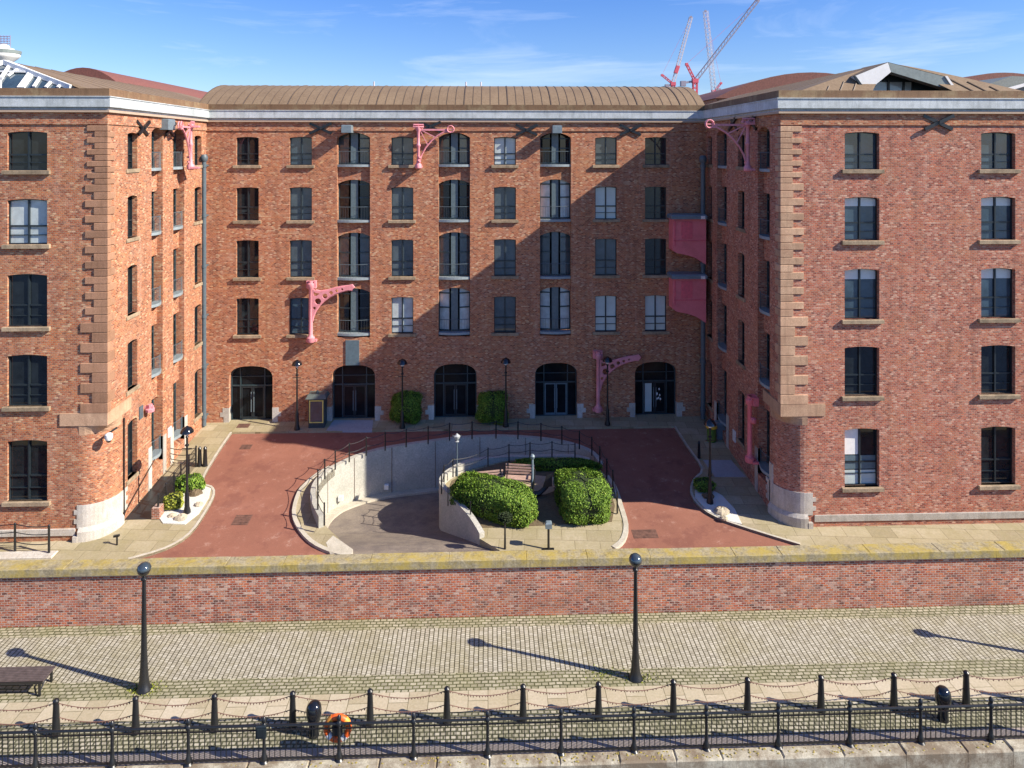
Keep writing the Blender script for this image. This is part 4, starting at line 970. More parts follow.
chain_fence(cf, posts, 1.08, 0.105, (0.9, 0.52), 0.085, links=True, cr=0.014, taper=0.72)
rp = [(324,526),(317.5,514),(317.5,490.5),(324.5,479.5),(335,470),(349,462.5),(366,456),(385,451),(406,447.5),(428,444.5),(449.5,441),(472,439.5),(496,438.8),(518,439.5),(541,441.3),(562,444.5),(579.5,449.5),(592,456),(600,466),(607,479),(613,491),(617.5,514)]
pts = []
for i, (a, c_) in enumerate(rp):
    q = gp(a, c_, 0.14 if i > 4 else 0.5-0.08*i); d = 0.1
    pts.append(q+Vector((0, 0.06, 0)))
cf = thing('chain_fence', pts[8], 'slim black posts and sagging chains following the curved top of the concrete ramp wall', 'chain fence')
chain_fence(cf, pts, 1.02, 0.035, (0.93, 0.5), 0.07, cr=0.016)
rp = [(441.5,494),(444,484),(453,477),(488,466),(509,462),(530,460),(552,459),(575,461)]
pts = [gp(a, c_, 0.4) for a, c_ in rp]
cf = thing('chain_fence', pts[3], 'inner row of thin black posts and chains along the back edge of the planted island', 'chain fence')
chain_fence(cf, pts, 0.95, 0.03, (0.93, 0.55), 0.07, cr=0.014)
pts = [gp(448, 506, 0.3), gp(470.5, 521, 0.2)]
cf = thing('chain_fence', pts[0], 'pair of thin black posts against the front of the left hedge', 'chain fence'); chain_fence(cf, pts, 0.9, 0.025, (), 0, chains=False)
# chain fence at the far left, with a pale kerb
pts = [lp(x, y, zg(29.8)+0.1) for x, y in ((-24, 552), (15, 553), (49, 554.5))]
pts = [gp(x, y, 0.1) for x, y in ((-24, 550), (15, 552), (49, 554))]
cf = thing('chain_fence', pts[1], 'short black chain fence in front of the left wing wall', 'chain fence'); chain_fence(cf, pts, 1.25, 0.045, (0.95, 0.68, 0.35), 0.05, cr=0.02)
q0 = gp(-30, 556, .1); q1 = gp(54, 556, .1); b = MB(); b.cbox(q0.x, q1.x, q0.y-0.3, q0.y+0.2, q0.z-0.2, q0.z+0.06, 0.03); tag(b.build('kerb_block', 'granite'), 'pale stone kerb under the short chain fence at the far left', 'kerb')
# basement area railing by the left side wall
root = thing('area_railing', gp(165, 510, 0.1), 'black railing around the steps down to the basement beside the left wing', 'railing')
rl = [gp(a, c_, 0.1) for a, c_ in ((158,518),(166,506),(174,495),(181,485),(189,476),(196,467))]
for i, p in enumerate(rl):
    b = MB(); b.lathe(p, [(0.045,0),(0.04,1.05),(0.05,1.07),(0.02,1.12)], 8); b.build('post', 'black_iron', root)
b = MB()
for hh in (1.0, 0.72, 0.45): b.tube([p+Vector((0,0,hh)) for p in rl], 0.02, 5)
e = rl[-1]; b2 = [e, Vector((XL+0.1, e.y, e.z))]
for hh in (1.0, 0.72, 0.45): b.tube(catenary(b2[0]+Vector((0,0,hh)), b2[1]+Vector((0,0,hh)), 0.1, 7), 0.02, 5)
b.tube([Vector((XL+0.08, rl[0].y-0.3, rl[0].z+0.3)), Vector((XL+0.08, rl[3].y, rl[3].z+1.3))], 0.02, 5)
for k in range(40):
    t = k/39*5; i = min(4, int(t)); p = rl[i].lerp(rl[i+1], t-i); b.bar(p+Vector((0,0,0.05)), p+Vector((0,0,1.0)), 0.014)
b.build('rails', 'black_iron', root)
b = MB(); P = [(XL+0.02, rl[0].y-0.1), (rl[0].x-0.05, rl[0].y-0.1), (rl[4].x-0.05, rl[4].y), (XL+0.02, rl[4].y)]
b.flat([P], lambda a, c: (a, c, zg(c)+0.106)); o = b.build('steps_pit_shade', 'frame_dark', root)  # flat dark sheet on the paving, coloured as shade inside the pit
for k in (0, 1):
    q = rl[-1]+Vector((0.15+0.28*k, 0.1, 0)); b = MB(); b.lathe(q, [(0.13,0),(0.12,.1),(0.085,.9),(0.1,.92),(0.04,1.02)], 10)
    tag(b.build('bollard', 'black_iron', None, True), ('left' if k == 0 else 'right')+' one of two stout black bollards at the end of the basement railing', 'bollard', 'bollards at the railing end')
# bollards on right
for k, (px, py, lb_) in enumerate(((699, 458, 'short black bollard on the shaded right pavement beside the road kerb'), (710, 476, 'thin black bollard in front of the grey slab on the shaded right pavement'))):
    q = gp(px, py, 0.1); b = MB(); b.lathe(q, [(0.09,0),(0.085,.1),(0.06,.8),(0.075,.82),(0.03,.92)], 10); tag(b.build('bollard', 'black_iron', None, True), lb_, 'bollard')
q = gp(710, 503, 0.12); copy_thing(L1, q, 0, 'dome topped lamp standing in shade on the right-hand gravel bed'); 
# ------------------------------------------------------------------ QUAY RAILING
root = thing('quay_railing', (0, 19.82, ZL), 'black iron railing with upright bars and ball topped posts along the quay edge', 'railing')
P0 = lp(264, 763.5); P1 = lp(850, 746.5); 
stp = (P1.x-P0.x)/8
YR = 19.82
xs = [P0.x+stp*k for k in range(-4, 12)]
proto = None
for i, x in enumerate(xs):
    b = MB(); b.lathe((0,0,0), [(0.13,0),(0.13,.05),(0.085,.1),(0.1,.16),(0.06,.24),(0.045,.5),(0.045,1.0),(0.075,1.03),(0.075,1.1),(0.045,1.14),(0.065,1.2),(0.06,1.26),(0.02,1.31)], 10)
    if proto is None: proto = b.build('post', 'black_iron', root, True, False); o = proto
    else: o = bpy.data.objects.new('post', proto.data); COL.objects.link(o); o.parent = root
    o.location = (x, YR-19.82, 0.0)
b = MB(); b.tube([(xs[0], YR, ZL+1.06), (xs[-1], YR, ZL+1.06)], 0.035, 8); b.bar((xs[0], YR, ZL+0.13), (xs[-1], YR, ZL+0.13), 0.045); b.bar((xs[0], YR, ZL+0.93), (xs[-1], YR, ZL+0.93), 0.03)
b.build('rail', 'black_iron', root)
b = MB(); x = xs[0]
while x < xs[-1]:
    b.bar((x, YR, ZL+0.13), (x, YR, ZL+1.05), 0.02); x += stp/14
o = b.build('bars', 'black_iron', root); o['kind'] = 'stuff'
# lifebuoy
q = aty(337.5, 728.5, YR+0.12); root = thing('lifebuoy', (q.x, YR+0.12, q.z), 'orange lifebuoy hung on the quay railing', 'lifebuoy')
n = 28; R0, r0 = 0.31, 0.09
def torus(k0, k1, rr):
    b = MB(); b.tube([(q.x+R0*math.cos(2*math.pi*k/n), YR+0.14, q.z+R0*math.sin(2*math.pi*k/n)) for k in range(k0, k1+1)], rr, 10); return b
torus(0, n, r0).build('ring', 'orange', root, True)
for k in range(4):
    b = torus(k*7+2, k*7+4, r0+0.006); b.build('band', 'orange_light' if k in (0, 1) else 'lamp_white', root, True)
b = MB(); b.box(q.x-0.14, q.x+0.14, YR+0.06, YR+0.3, q.z-0.16, q.z+0.2); b.build('holder', 'frame_dark', root)
q = aty(262, 729, YR); b = MB(); b.cbox(q.x-0.14, q.x+0.14, YR-0.12, YR-0.05, q.z-0.18, q.z+0.16, 0.02); b.box(q.x-0.1, q.x+0.1, YR-0.14, YR-0.12, q.z-0.12, q.z+0.1); tag(b.build('rail_box', 'frame_dark'), 'small black box fixed to a railing post left of the lifebuoy', 'box')
# mooring bollards
def moor(q, lb_):
    b = MB(); b.lathe(q, [(0.16,0),(0.15,.1),(0.145,.3),(0.17,.42),(0.21,.58),(0.225,.72),(0.2,.86),(0.13,.95),(0.04,.98)], 20)
    return tag(b.build('mooring_bollard', 'black_gloss', None, True), lb_, 'mooring bollard', 'bulbous mooring bollards')
moor(lp(314, 735), 'round headed black mooring bollard just left of the orange lifebuoy'); moor(lp(943, 719.5), 'round headed black mooring bollard near the right end of the promenade')
# bench bottom left
q = lp(40, 697); root = thing('bench', (q.x-0.6, q.y+0.4, ZL), 'dark slatted backless bench on the promenade at the far left', 'bench')
z = ZL+0.48; b = MB(); xr = lp(53, 690).x-0.15
for k in range(9): b.cbox(xr-2.2, xr, q.y+0.02+k*0.075, q.y+0.08+k*0.075, z-0.03, z, 0.006)
b.build('slats', 'wood_dark', root)
for x in (xr-0.12, xr-2.0):
    b = MB(); b.bar((x, q.y+0.04, ZL), (x, q.y+0.04, z-0.03), 0.06); b.bar((x, q.y+0.64, ZL), (x, q.y+0.64, z-0.03), 0.06); b.tube([(x,q.y+0.04,ZL+0.1),(x,q.y+0.3,ZL+0.3),(x,q.y+0.6,ZL+0.3),(x,q.y+0.64,ZL+0.1)], 0.02, 5); b.bar((x, q.y, z-0.05), (x, q.y+0.68, z-0.05), 0.05); b.build('leg', 'black_iron', root)
b = MB(); b.bar((xr-2.2, q.y, z-0.03), (xr, q.y, z-0.03), 0.04, 0.08); b.build('edge_rail', 'black_iron', root)
# ------------------------------------------------------------------ COURTYARD FURNITURE
# notice cabinet
q = gp(316.5, 428, 0.1); root = thing('notice_cabinet', q, 'green cabinet with a pitched cap and a yellow edged dark door, between two doorways', 'cabinet')
hgt = 1.72; b = MB(); b.cbox(q.x-0.47, q.x+0.45, q.y, q.y+0.7, q.z, q.z+hgt, 0.03); b.build('body', 'frame_teal', root)
b = MB(); b.add([(q.x-0.62,q.y-0.15,q.z+hgt+0.002),(q.x+0.6,q.y-0.15,q.z+hgt+0.002),(q.x+0.6,q.y+0.85,q.z+hgt+0.002),(q.x-0.62,q.y+0.85,q.z+hgt+0.002),(q.x-0.5,q.y+0.05,q.z+hgt+0.22),(q.x+0.48,q.y+0.05,q.z+hgt+0.22),(q.x+0.48,q.y+0.65,q.z+hgt+0.22),(q.x-0.5,q.y+0.65,q.z+hgt+0.22)], [(0,3,2,1),(4,5,6,7),(0,1,5,4),(1,2,6,5),(2,3,7,6),(3,0,4,7)]); b.lathe((q.x-0.02,q.y+0.3,q.z+hgt+0.2), [(0.12,0),(0.1,.1),(0.03,.18)], 8); b.build('cap', 'cap_green', root)
b = MB(); b.prism([[(q.x-0.42,q.z+0.3),(q.x+0.4,q.z+0.3),(q.x+0.4,q.z+1.62),(q.x-0.42,q.z+1.62)], [(q.x-0.36,q.z+0.36),(q.x+0.34,q.z+0.36),(q.x+0.34,q.z+1.56),(q.x-0.36,q.z+1.56)]], lambda u, z: (u, q.y-0.03, z), lambda u, z: (u, q.y-0.002, z)); b.build('trim', 'yellow_sign', root)
b = MB(); b.box(q.x-0.36, q.x+0.34, q.y-0.015, q.y-0.002, q.z+0.36, q.z+1.56); b.build('door', 'glass_blue', root)
# bin
q = gp(711.5, 441, 0.1); root = thing('litter_bin', q, 'yellow topped green litter bin beside a pale box in the shaded right corner', 'bin')
b = MB(); b.lathe(q, [(0.24,0),(0.26,.6),(0.27,.75)], 12); b.build('body', 'bin_green', root, True)
b = MB(); b.lathe((q.x,q.y,q.z+0.752), [(0.31,0),(0.33,.06),(0.25,.18),(0.1,.24)], 12); b.build('lid', 'yellow', root, True)
b = MB(); b.cbox(q.x+0.35, q.x+0.85, q.y+0.15, q.y+0.6, q.z, q.z+0.95, 0.03); tag(b.build('utility_box', 'hood_grey'), 'grey utility box behind the yellow topped bin', 'box')
b = MB(); q = atx(734, 435, XR); b.cbox(XR-0.05, XR, q.y-0.3, q.y+0.1, q.z-0.3, q.z+0.3, 0.01); tag(b.build('wall_sign', 'lamp_white'), 'small plain white notice low on the shaded right side wall', 'sign')
q = atx(169, 432, XL); b = MB(); b.cbox(XL, XL+0.05, q.y-0.15, q.y+0.2, q.z-0.25, q.z+0.25, 0.01); tag(b.build('wall_sign', 'lamp_white'), 'small plain white notice low on the sunlit left side wall', 'sign')
# spout-like tap on left pavement
q = gp(117, 545, 0.1); b = MB(); b.tube([q, q+Vector((0,0,0.38))], 0.04, 6); b.bar(q+Vector((-0.14,0,0.38)), q+Vector((0.1,0,0.42)), 0.09); tag(b.build('stub_post', 'black_iron'), 'short black stub with a crossbar on the paving by the rounded left corner', 'post')
# small lights on island front paving
q = gp(548.5, 549.5, 0.1); root = thing('path_light', q, 'short post with a square grey head on the island paving', 'light'); b = MB(); b.tube([q, q+Vector((0,0,0.95))], 0.05, 8); b.box(q.x-0.24, q.x+0.24, q.y-0.05, q.y+0.05, q.z, q.z+0.05); b.build('post', 'black_iron', root)
b = MB(); b.cbox(q.x-0.14, q.x+0.14, q.y-0.14, q.y+0.14, q.z+0.95, q.z+1.2, 0.05); b.build('head', 'hood_grey', root)
# anchor and post monument
q = gp(532.5, 495, 0.12); root = thing('anchor_monument', q, 'black ship anchor propped against a pale post between the two hedges', 'monument')
b = MB(); b.lathe(q, [(0.09,0),(0.07,.3),(0.055,1.5),(0.05,1.75),(0.1,1.8),(0.12,1.9),(0.06,1.98)], 10); b.build('post', 'hood_grey', root, True)
b = MB(); b.tube([(q.x-0.75,q.y+0.1,q.z+0.55),(q.x-0.6,q.y,q.z+0.25),(q.x-0.2,q.y-0.15,q.z+0.12),(q.x+0.3,q.y-0.15,q.z+0.15),(q.x+0.7,q.y,q.z+0.4),(q.x+0.8,q.y+0.1,q.z+0.75)], [0.05,0.1,0.13,0.13,0.1,0.05], 8)
b.add([(q.x+0.5,q.y-0.1,q.z+0.4),(q.x+0.95,q.y-0.1,q.z+0.45),(q.x+0.95,q.y,q.z+1.0),(q.x+0.7,q.y,q.z+0.95),(q.x+0.5,q.y-0.02,q.z+0.42),(q.x+0.95,q.y-0.02,q.z+0.47),(q.x+0.95,q.y+.08,q.z+1.0),(q.x+0.7,q.y+.08,q.z+0.95)], [(0,1,2,3),(4,5,6,7),(0,1,5,4),(1,2,6,5),(2,3,7,6),(3,0,4,7)])
b.lathe((q.x-0.55,q.y-0.1,q.z), [(0.3,0),(0.33,.1),(0.28,.3),(0.1,.36)], 12); b.tube([(q.x,q.y-0.15,q.z+0.12),(q.x+0.1,q.y+0.1,q.z+1.2)], 0.06, 6)
b.build('anchor', 'black_iron', root, True)
# benches
def park_bench(q, rz, lb_, L=1.45):
    root = thing('park_bench', q, lb_, 'bench', 'slatted benches on the island', rz)
    b = MB()
    for k in range(4): b.cbox(-L/2, L/2, -0.5+k*0.12, -0.4+k*0.12, 0.42, 0.46, 0.008)
    b.build('seat', 'wood_bench', root, False, False); b = MB()
    for k in range(4):
        z = 0.5+k*0.12; y = 0.0+k*0.035; b.box(-L/2, L/2, y, y+0.03, z, z+0.08)
    b.build('backrest', 'wood_bench', root, False, False)
    for x in (-L/2+0.12, L/2-0.12):
        b = MB(); b.bar((x,-0.48,0), (x,-0.48,0.62), 0.05); b.bar((x,-0.02,0), (x,0.12,0.98), 0.05); b.bar((x,-0.5,0.4), (x,0,0.4), 0.05); b.bar((x,-0.52,0.62), (x,0.05,0.62), 0.05); b.build('leg', 'black_iron', root, False, False)
    return root
PBn = park_bench(gp(489, 491, 0.12), R(10), 'wooden bench behind the left hedge, facing the anchor')
copy_thing(PBn, gp(520, 484, 0.12), R(-8), 'pinkish slatted bench in a patch of sun left of the pale post')
# ------------------------------------------------------------------ FOLIAGE
def leafy(name, label, cat, dims, center, n, leaf=0.07, rz=0, box=0.75, group=None, mat='foliage', bumpy=0.12, taper=0.0, skirt=0.0):
    """closely leaved clipped shrub: an uneven twig core wrapped in many small leaves"""
    root = thing(name, center, label, cat, group, rz)
    rx, ry, h = dims; N = 30; ph = [random.uniform(0, 6.3) for _ in range(6)]
    def surf(u, v):
        # superellipsoid, z from 0..h
        e = box
        cu, su, cv, sv = math.cos(u), math.sin(u), math.cos(v), math.sin(v)
        f = lambda c_: math.copysign(abs(c_)**e, c_)
        k = 1+bumpy*(math.sin(3*u+ph[0]+2*v)+math.sin(5*v+ph[1]-2*u)+0.7*math.sin(9*u+ph[2])*math.cos(7*v+ph[3]))*0.5
        x = rx*f(cv)*f(cu)*k; y = ry*f(cv)*f(su)*k; z = h/2+h/2*f(sv)*(1+(k-1)*0.8)
        tz = 1-taper*(z/h); return Vector((x*tz, y*tz, max(0.02, z)))
    core = MB(); vs = []; fs = []; NU, NV = 28, 14
    for j in range(NV+1):
        v = -math.pi/2+math.pi*j/NV
        for i in range(NU):
            p = surf(2*math.pi*i/NU, v); c0 = Vector((0,0,h/2)); vs.append(c0+(p-c0)*0.93)
    for j in range(NV):
        for i in range(NU): fs.append((j*NU+i, j*NU+(i+1)%NU, (j+1)*NU+(i+1)%NU, (j+1)*NU+i))
    core.add(vs, fs); core.build('twigs', 'foliage_core', root, False, False)
    lv = MB()
    for k in range(n):
        u = random.uniform(0, 2*math.pi); v = math.asin(random.uniform(-0.85, 1))
        p = surf(u, v); c0 = Vector((0,0,h/2)); p = c0+(p-c0)*random.uniform(0.9, 1.05)
        if random.random() < 0.03: p = c0+(p-c0)*1.06
        s = leaf*random.uniform(0.6, 1.3); nrm = Vector((random.gauss(0,1), random.gauss(0,1), random.gauss(0,1)))+(p-c0).normalized()*1.4+Vector((0,0,.5)); nrm.normalize()
        a = nrm.cross(Vector((random.random()-.5, random.random()-.5, random.random()-.5))).normalized(); b_ = nrm.cross(a)
        lv.add([p-a*s, p+b_*s*0.5, p+a*s, p-b_*s*0.5], [(0,1,2,3)])
    me = bpy.data.meshes.new('leaves'); me.from_pydata(lv.v, [], lv.f); me.materials.append(M[mat]); o = bpy.data.objects.new('leaves', me); COL.objects.link(o); o.parent = root
    return root
random.seed(11)
q = gp(489, 521, 0.1); leafy('hedge', 'large rounded green hedge on the left of the island, sloping down towards the ramp', 'hedge', (2.05, 1.0, 1.6), q+Vector((0.22, 0.85, -0.2)), 42000, 0.046, R(-32), 0.66, bumpy=0.07)
q = gp(583, 522, 0.1); leafy('hedge', 'blocky green hedge on the right of the island, beside the chain fence', 'hedge', (1.14, 1.5, 1.6), q+Vector((0.13, 1.15, -0.15)), 42000, 0.046, R(6), 0.5, bumpy=0.07)
q = gp(406, 424, 0.1); leafy('bush', 'round green bush behind the left courtyard lamp, between two doorways', 'bush', (0.92, 0.8, 1.8), q+Vector((0, 0.4, 0.0)), 14000, 0.045, 0, 0.8, bumpy=0.16)
q = gp(493, 424, 0.1); leafy('bush', 'round green bush right of the middle doorway, beside a lamp', 'bush', (0.9, 0.8, 1.75), q+Vector((0, 0.4, 0.0)), 14000, 0.045, 0, 0.6, bumpy=0.13)
q = gp(556, 469, 0.1); leafy('hedge', 'low dark hedge in shade along the back edge of the island', 'hedge', (2.2, 0.35, 0.5), q+Vector((0, 0, 0)), 9000, 0.05, R(-3), 0.7)
q = gp(505, 549, 0.1); root = thing('standard_shrub', q, 'small dark clipped head on a thin stem on the island paving', 'shrub')
b = MB(); b.tube([q, q+Vector((0,0,1.2))], [0.05, 0.03], 6); b.build('stem', 'black_iron', root)
b = MB()
for k in range(700):
    d = Vector((random.gauss(0,1), random.gauss(0,1), random.gauss(0,1))).normalized()*random.uniform(.1,.27); p = q+Vector((0,0,1.35))+Vector((d.x*1.2, d.y, d.z*.8)); s = 0.05
    a = Vector((random.gauss(0,1), random.gauss(0,1), random.gauss(0,1))).normalized(); c_ = a.cross(Vector((0,0,1))); b.add([p-a*s, p+c_*s, p+a*s, p-c_*s], [(0,1,2,3)])
b.build('crown', 'foliage_core', root)
def bed(outline, label, rz=0):
    b = MB(); P = [tuple(gp(a, c_)[:2]) for a, c_ in outline]; b.prism([P], lambda a, c: (a, c, zg(c)+0.02), lambda a, c: (a, c, zg(c)+0.135)); return tag(b.build('gravel_bed', 'gravel'), label, 'gravel bed')
bed([(158,519),(163,526),(185,527),(199,516),(209,500),(211,491),(203,488),(194,486),(180,496)], 'white gravel bed with a curved kerb around the left courtyard lamp')
bed([(695,492),(695,500),(708,514),(730,524),(742,527),(735,512),(722,498),(708,490),(700,488)], 'white gravel bed with a curved kerb on the right side of the courtyard')
def rock(px, py, s, lb_, mat='rock'):
    q = gp(px, py, 0.13); b = MB(); n = 10; vs = []; fs = []
    for j in range(6):
        v = -0.2+1.75*j/5
        for i in range(n): 
            k = random.uniform(.8, 1.15); vs.append((q.x+s*math.cos(v)*math.cos(2*math.pi*i/n)*k, q.y+s*.8*math.cos(v)*math.sin(2*math.pi*i/n)*k, q.z+s*.65*math.sin(v)*k))
    for j in range(5):
        for i in range(n): fs.append((j*n+i, j*n+(i+1)%n, (j+1)*n+(i+1)%n, (j+1)*n+i))
    fs.append(tuple(5*n+i for i in range(n))); b.add(vs, fs); return tag(b.build('rock', mat), lb_, 'rock', 'rocks in the gravel beds')
rock(181, 518.5, 0.3, 'flat tan rock in front of the lamp in the left gravel bed'); rock(172, 516, 0.2, 'small tan rock left of the lamp in the left gravel bed')
rock(199, 505, 0.22, 'small tan rock right of the lamp in the left gravel bed'); rock(195, 494, 0.35, 'dark rock behind the lamp in the left gravel bed', 'soil')
rock(722, 512, 0.38, 'large tan rock in the right gravel bed'); rock(724, 519, 0.2, 'small greenish rock at the front of the right gravel bed'); rock(708, 497, 0.3, 'dull rock in shade in the right gravel bed', 'soil')
q = gp(165, 515, 0.1); b = MB(); b.cbox(q.x-0.45, q.x-0.1, q.y-0.35, q.y+0.1, q.z, q.z+0.5, 0.02); tag(b.build('brick_pier', 'brick_old'), 'short brick pier at the front corner of the left gravel bed', 'pier'); 
leafy('shrub', 'yellow green shrub left of the lamp in the left gravel bed', 'shrub', (0.4,0.35,0.65), gp(174, 508, 0.13), 900, 0.06, mat='foliage_yellow')
leafy('shrub', 'broad bright green shrub behind the lamp in the left gravel bed', 'shrub', (0.65,0.4,0.7), gp(190, 490, 0.13), 1300, 0.08)
leafy('shrub', 'low dark shrub in shade on the right gravel bed', 'shrub', (0.5,0.5,0.45), gp(704, 489, 0.13), 900, 0.06)
# ------------------------------------------------------------------ FAR BUILDINGS, TOWER, CRANES
def far_block(x0, x1, y0, y1, zt, rise, label, mat='red_roof', wallm='brick', nseg=14, lights=()):
    root = thing('far_warehouse', ((x0+x1)/2, y0, -1), label, 'building', None)
    b = MB(); b.box(x0, x1, y0, y1, -4.4, zt); b.build('wall', wallm, root)
    b = MB(); vs = []
    for k in range(nseg+1):
        t = -1+2*k/nseg; z = zt+0.01+rise*(1-t*t); x = (x0+x1)/2+(x1-x0)/2*t*1.02; vs += [(x, y0-0.3, z), (x, y1, z)]
    b.add(vs, [(2*k, 2*k+2, 2*k+3, 2*k+1) for k in range(nseg)]+[tuple(2*k for k in range(nseg+1)), tuple(2*k+1 for k in range(nseg+1))]); r = b.build('roof', mat, root)
    for (px, py) in lights:
        q = aty(px, py, y0+2); b = MB(); b.cbox(q.x-1.2, q.x+1.2, y0+1, y0+4, q.z-1.2, q.z, 0.1); b.build('roof_light', 'crane_white', r)
    return root
def zz(py, Y): return HC+(HOR-py)*Y/F
Y_ = 75.0
a = aty(62, 90, Y_).x; c_ = aty(150, 90, Y_).x
far_block(aty(40, 90, Y_).x, aty(206, 90, Y_).x-8, Y_, Y_+40, zz(95, Y_), zz(69.5, Y_)-zz(95, Y_), 'distant warehouse with a rusty red curved roof, behind the left wing', lights=((92, 73.5), (99, 75.5)))
far_block(aty(716, 90, Y_).x, aty(905, 90, Y_).x, Y_, Y_+40, zz(98, Y_), zz(71.5, Y_)-zz(98, Y_), 'distant warehouse with a rusty red curved roof, behind the right wing', lights=((752, 85), (757, 84)))
far_block(aty(945, 90, Y_).x, aty(1060, 90, Y_).x, Y_, Y_+30, zz(84, Y_), zz(71, Y_)-zz(84, Y_), 'distant warehouse with a red roof hump near the right edge, behind the dormer')
# grey-green roof with white edge at right
Yg = 58.0; root = thing('far_roof', (aty(1010, 85, Yg).x, Yg, 0), 'far building with a grey green roof and white verge at the right edge', 'building')
P = [aty(984, 90, Yg), aty(990, 83.5, Yg), aty(1012, 76, Yg), aty(1060, 78, Yg), aty(1060, 100, Yg), aty(984, 100, Yg)]
b = MB(); b.prism([[(p.x, p.z) for p in P]], lambda u, z: (u, Yg, z), lambda u, z: (u, Yg+8, z)); b.build('roof', 'slate_green', root)
b = MB(); b.bar(aty(1004, 90, Yg)-Vector((0,.3,0)), aty(1040, 80, Yg)-Vector((0,.3,0)), 0.25); b.build('verge', 'white_paint', root)
b = MB(); q = aty(1010, 100, Yg); b.box(q.x-2, q.x+6, Yg+0.5, Yg+7, -4.4, q.z); b.build('wall', 'brick', root)
# tower with round galleries, far left
YT = 320.0; c_ = aty(4, 60, YT); root = thing('viewing_tower', (c_.x, YT, -4), 'white round topped tower with galleries and an aerial rack, far behind the left roof', 'tower')
k_ = YT/F
b = MB(); b.lathe((c_.x, YT, 0), [(6*k_, -4.4), (5*k_, zz(66, YT)), (12*k_, zz(60, YT)), (13.5*k_, zz(58, YT)), (13.5*k_, zz(56, YT))], 24); b.build('shaft', 'white_paint', root, True)
b = MB(); b.lathe((c_.x, YT, 0), [(14*k_, zz(56, YT)), (14.5*k_, zz(53, YT)), (13*k_, zz(52.5, YT))], 24); b.build('gallery', 'panel_green', root)
b = MB(); b.lathe((c_.x, YT, 0), [(9*k_, zz(52.5, YT)), (8.5*k_, zz(51, YT)), (5*k_, zz(50.5, YT)), (4.5*k_, zz(48, YT)), (2.5*k_, zz(47, YT)), (0.5*k_, zz(46.5, YT))], 20); b.build('dome', 'white_paint', root, True)
b = MB()
for r_ in range(4):
    z = zz(46-r_*2.3, YT); b.bar((c_.x-6*k_, YT, z), (c_.x+6*k_, YT, z), 0.35)
for x in (-6, -3, 0, 3, 6): b.bar((c_.x+x*k_, YT, zz(50, YT)), (c_.x+x*k_, YT, zz(38, YT)), 0.25)
b.build('aerial_rack', 'crane_grey', root)
# tower cranes
def lattice(mb, a, b_, w, n, r_):
    a = Vector(a); b_ = Vector(b_); d = (b_-a).normalized(); s1 = d.cross(Vector((0,1,0))).normalized()*w/2; s2 = Vector((0,w/2,0))
    cs = [s1+s2, s1-s2, -s1-s2, -s1+s2]
    for c in cs: mb.bar(a+c, b_+c, r_)
    for k in range(n):
        p = a.lerp(b_, k/n); q_ = a.lerp(b_, (k+1)/n)
        for i in range(4): mb.bar(p+cs[i], q_+cs[(i+1)%4], r_*0.7)
def tower_crane(foot_px, pivot, tip, back, label, Yc, mastmat='crane_red', jibmat='crane_white', jw=2.0, mw=2.4, cw=True, apex=None):
    pv_ = aty(*pivot, Yc); root = thing('tower_crane', (pv_.x, Yc, -4.5), label, 'crane', 'construction cranes on the skyline')
    b = MB(); lattice(b, (pv_.x, Yc, -4.5), (pv_.x, Yc, pv_.z), mw, 24, 0.5); b.build('mast', mastmat, root)
    t = aty(*tip, Yc); b = MB(); lattice(b, pv_, t, jw, 22, 0.3); b.build('jib', jibmat, root)
    bk = aty(*back, Yc); b = MB(); b.bar(pv_, bk, 1.6, 1.2); b.box(bk.x-1.5, bk.x+1.5, Yc-1.5, Yc+1.5, bk.z-2, bk.z+1.2); b.build('counterweight', 'crane_grey', root)
    b = MB(); b.box(pv_.x-1.8, pv_.x+1.8, Yc-1.6, Yc+1.6, pv_.z-1.2, pv_.z+1.4); b.build('cab', 'crane_red', root)
    if apex:
        ap = aty(*apex, Yc); b = MB(); lattice(b, pv_, ap, 1.2, 5, 0.35); b.box(ap.x-0.8, ap.x+0.8, Yc-.8, Yc+.8, ap.z-1, ap.z+0.6); b.bar(ap, t, 0.12); b.build('apex_frame', 'crane_red', root)
    b = MB(); b.box(t.x-0.7, t.x+0.7, Yc-.7, Yc+.7, t.z-.7, t.z+.7); b.build('jib_head', 'crane_grey', root)
tower_crane(0, (695, 81), (758, 0), (683, 83), 'grey and red crane with the longest jib, slanting out of the top of the picture', 430, jibmat='crane_grey', apex=(686.5, 64))
tower_crane(0, (673, 84), (691, 17), (667, 86), 'leftmost crane, with a red block on its steep pale jib', 520, jibmat='crane_white', jw=2.2, apex=(662, 75))
tower_crane(0, (714, 92), (705.5, 11), (718.5, 90), 'rightmost crane, its pale jib almost upright behind the long one', 560, jibmat='crane_white', jw=3.2, mw=3.2, apex=(721, 83))
q = aty(676.5, 69.5, 519); b = MB(); 
# red counter block on the second crane's jib
cr = [o for o in bpy.data.objects if o.name.startswith('tower_crane') and o.get('label', '').startswith('leftmost')][0]
b.bar(aty(675.5, 73, 519), aty(678, 66, 519), 2.8, 2.6); b.build('red_block', 'crane_red', cr)
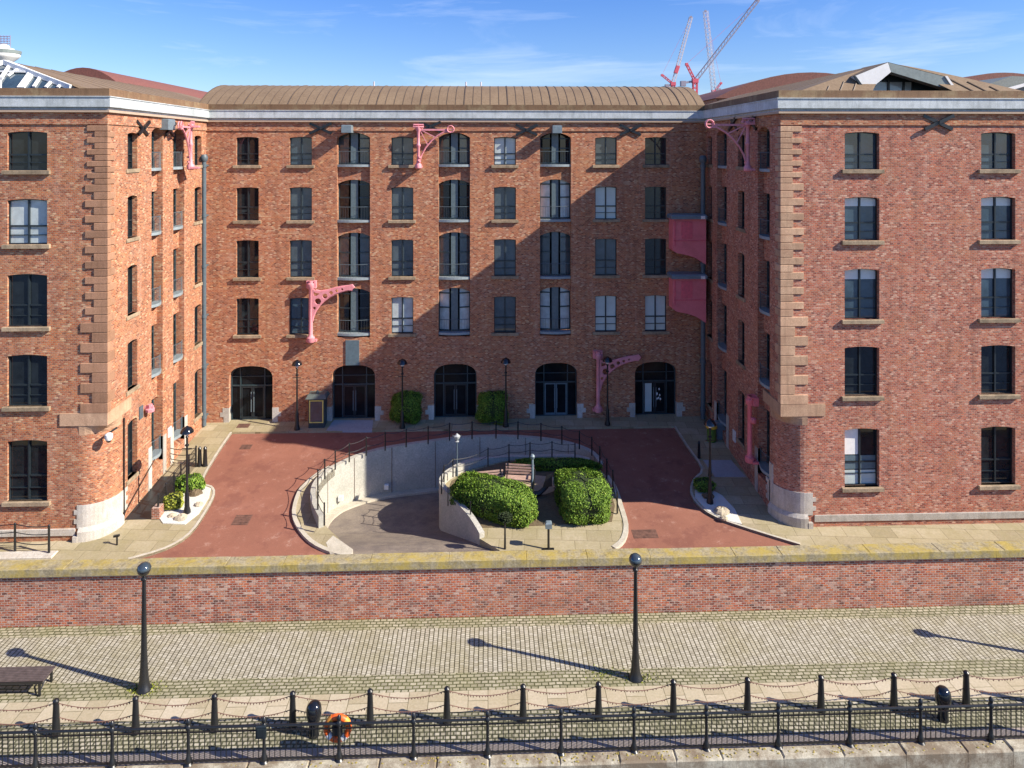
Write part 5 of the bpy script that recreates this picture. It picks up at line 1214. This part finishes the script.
# ------------------------------------------------------------------ LIGHT, SKY, CAMERA
w = bpy.data.worlds.new('World'); scene.world = w; w.use_nodes = True; nt = w.node_tree; nt.nodes.clear()
out = nt.nodes.new('ShaderNodeOutputWorld'); bg = nt.nodes.new('ShaderNodeBackground'); sky = nt.nodes.new('ShaderNodeTexSky')
sky.sky_type = 'NISHITA'; sky.sun_disc = False; sky.sun_elevation = R(35.2); sky.sun_rotation = math.atan2(SUNV.x, SUNV.y)
sky.air_density = 1.0; sky.dust_density = 0.1; sky.ozone_density = 3
bg.inputs['Strength'].default_value = 0.08
tc = nt.nodes.new('ShaderNodeTexCoord')
def mk(t, **kw):
    x = nt.nodes.new(t)
    for k, v in kw.items(): setattr(x, k, v)
    return x
tint = mk('ShaderNodeMix', data_type='RGBA', blend_type='MULTIPLY'); tint.inputs[0].default_value = 1; tint.inputs[7].default_value = (0.85, 0.98, 1.32, 1)
nt.links.new(sky.outputs[0], tint.inputs[6])
sx = mk('ShaderNodeSeparateXYZ'); nt.links.new(tc.outputs['Generated'], sx.inputs[0])
tr = mk('ShaderNodeValToRGB'); tr.color_ramp.elements[0].position = 0.03; tr.color_ramp.elements[0].color = (0.86, 0.93, 1.1, 1); tr.color_ramp.elements[1].position = 0.24; tr.color_ramp.elements[1].color = (0.5, 0.78, 1.3, 1)
nt.links.new(sx.outputs[2], tr.inputs[0]); nt.links.new(tr.outputs[0], tint.inputs[7])
mp = mk('ShaderNodeMapping'); mp.inputs['Scale'].default_value = (1.3, 1.3, 9); mp.inputs['Rotation'].default_value = (0.06, 0.12, 0.3); nt.links.new(tc.outputs['Generated'], mp.inputs[0])
nz = mk('ShaderNodeTexNoise'); nz.inputs['Scale'].default_value = 1.6; nz.inputs['Detail'].default_value = 9; nz.inputs['Roughness'].default_value = 0.6; nz.inputs['Distortion'].default_value = 0.6; nt.links.new(mp.outputs[0], nz.inputs['Vector'])
cr_ = mk('ShaderNodeValToRGB'); cr_.color_ramp.elements[0].position = 0.53; cr_.color_ramp.elements[1].position = 0.85; nt.links.new(nz.outputs['Fac'], cr_.inputs[0])
ml = mk('ShaderNodeMath', operation='MULTIPLY'); ml.inputs[1].default_value = 0.5; nt.links.new(cr_.outputs[0], ml.inputs[0])
mx = mk('ShaderNodeMix', data_type='RGBA'); nt.links.new(ml.outputs[0], mx.inputs[0]); nt.links.new(tint.outputs[2], mx.inputs[6]); mx.inputs[7].default_value = (9, 9.6, 10.5, 1)
nt.links.new(mx.outputs[2], bg.inputs['Color']); nt.links.new(bg.outputs[0], out.inputs[0])
sd = bpy.data.lights.new('sun', 'SUN'); sd.energy = 5.0; sd.angle = R(0.5); sd.color = (1.0, 0.91, 0.77); so_ = bpy.data.objects.new('sun', sd); COL.objects.link(so_)
so_.rotation_euler = SUNV.to_track_quat('Z', 'Y').to_euler()
cam = bpy.data.cameras.new('camera'); co = bpy.data.objects.new('camera', cam); COL.objects.link(co); scene.camera = co
cam.sensor_width = 36; cam.lens = 36*F/1024; cam.shift_y = -(384-HOR)/1024; cam.clip_end = 8000; cam.clip_start = 0.5
co.location = (0, 0, HC); co.rotation_euler = (R(90), 0, -TH)
scene.view_settings.view_transform = 'Standard'; scene.view_settings.look = 'None'; scene.view_settings.gamma = 1; scene.view_settings.exposure = 0.82
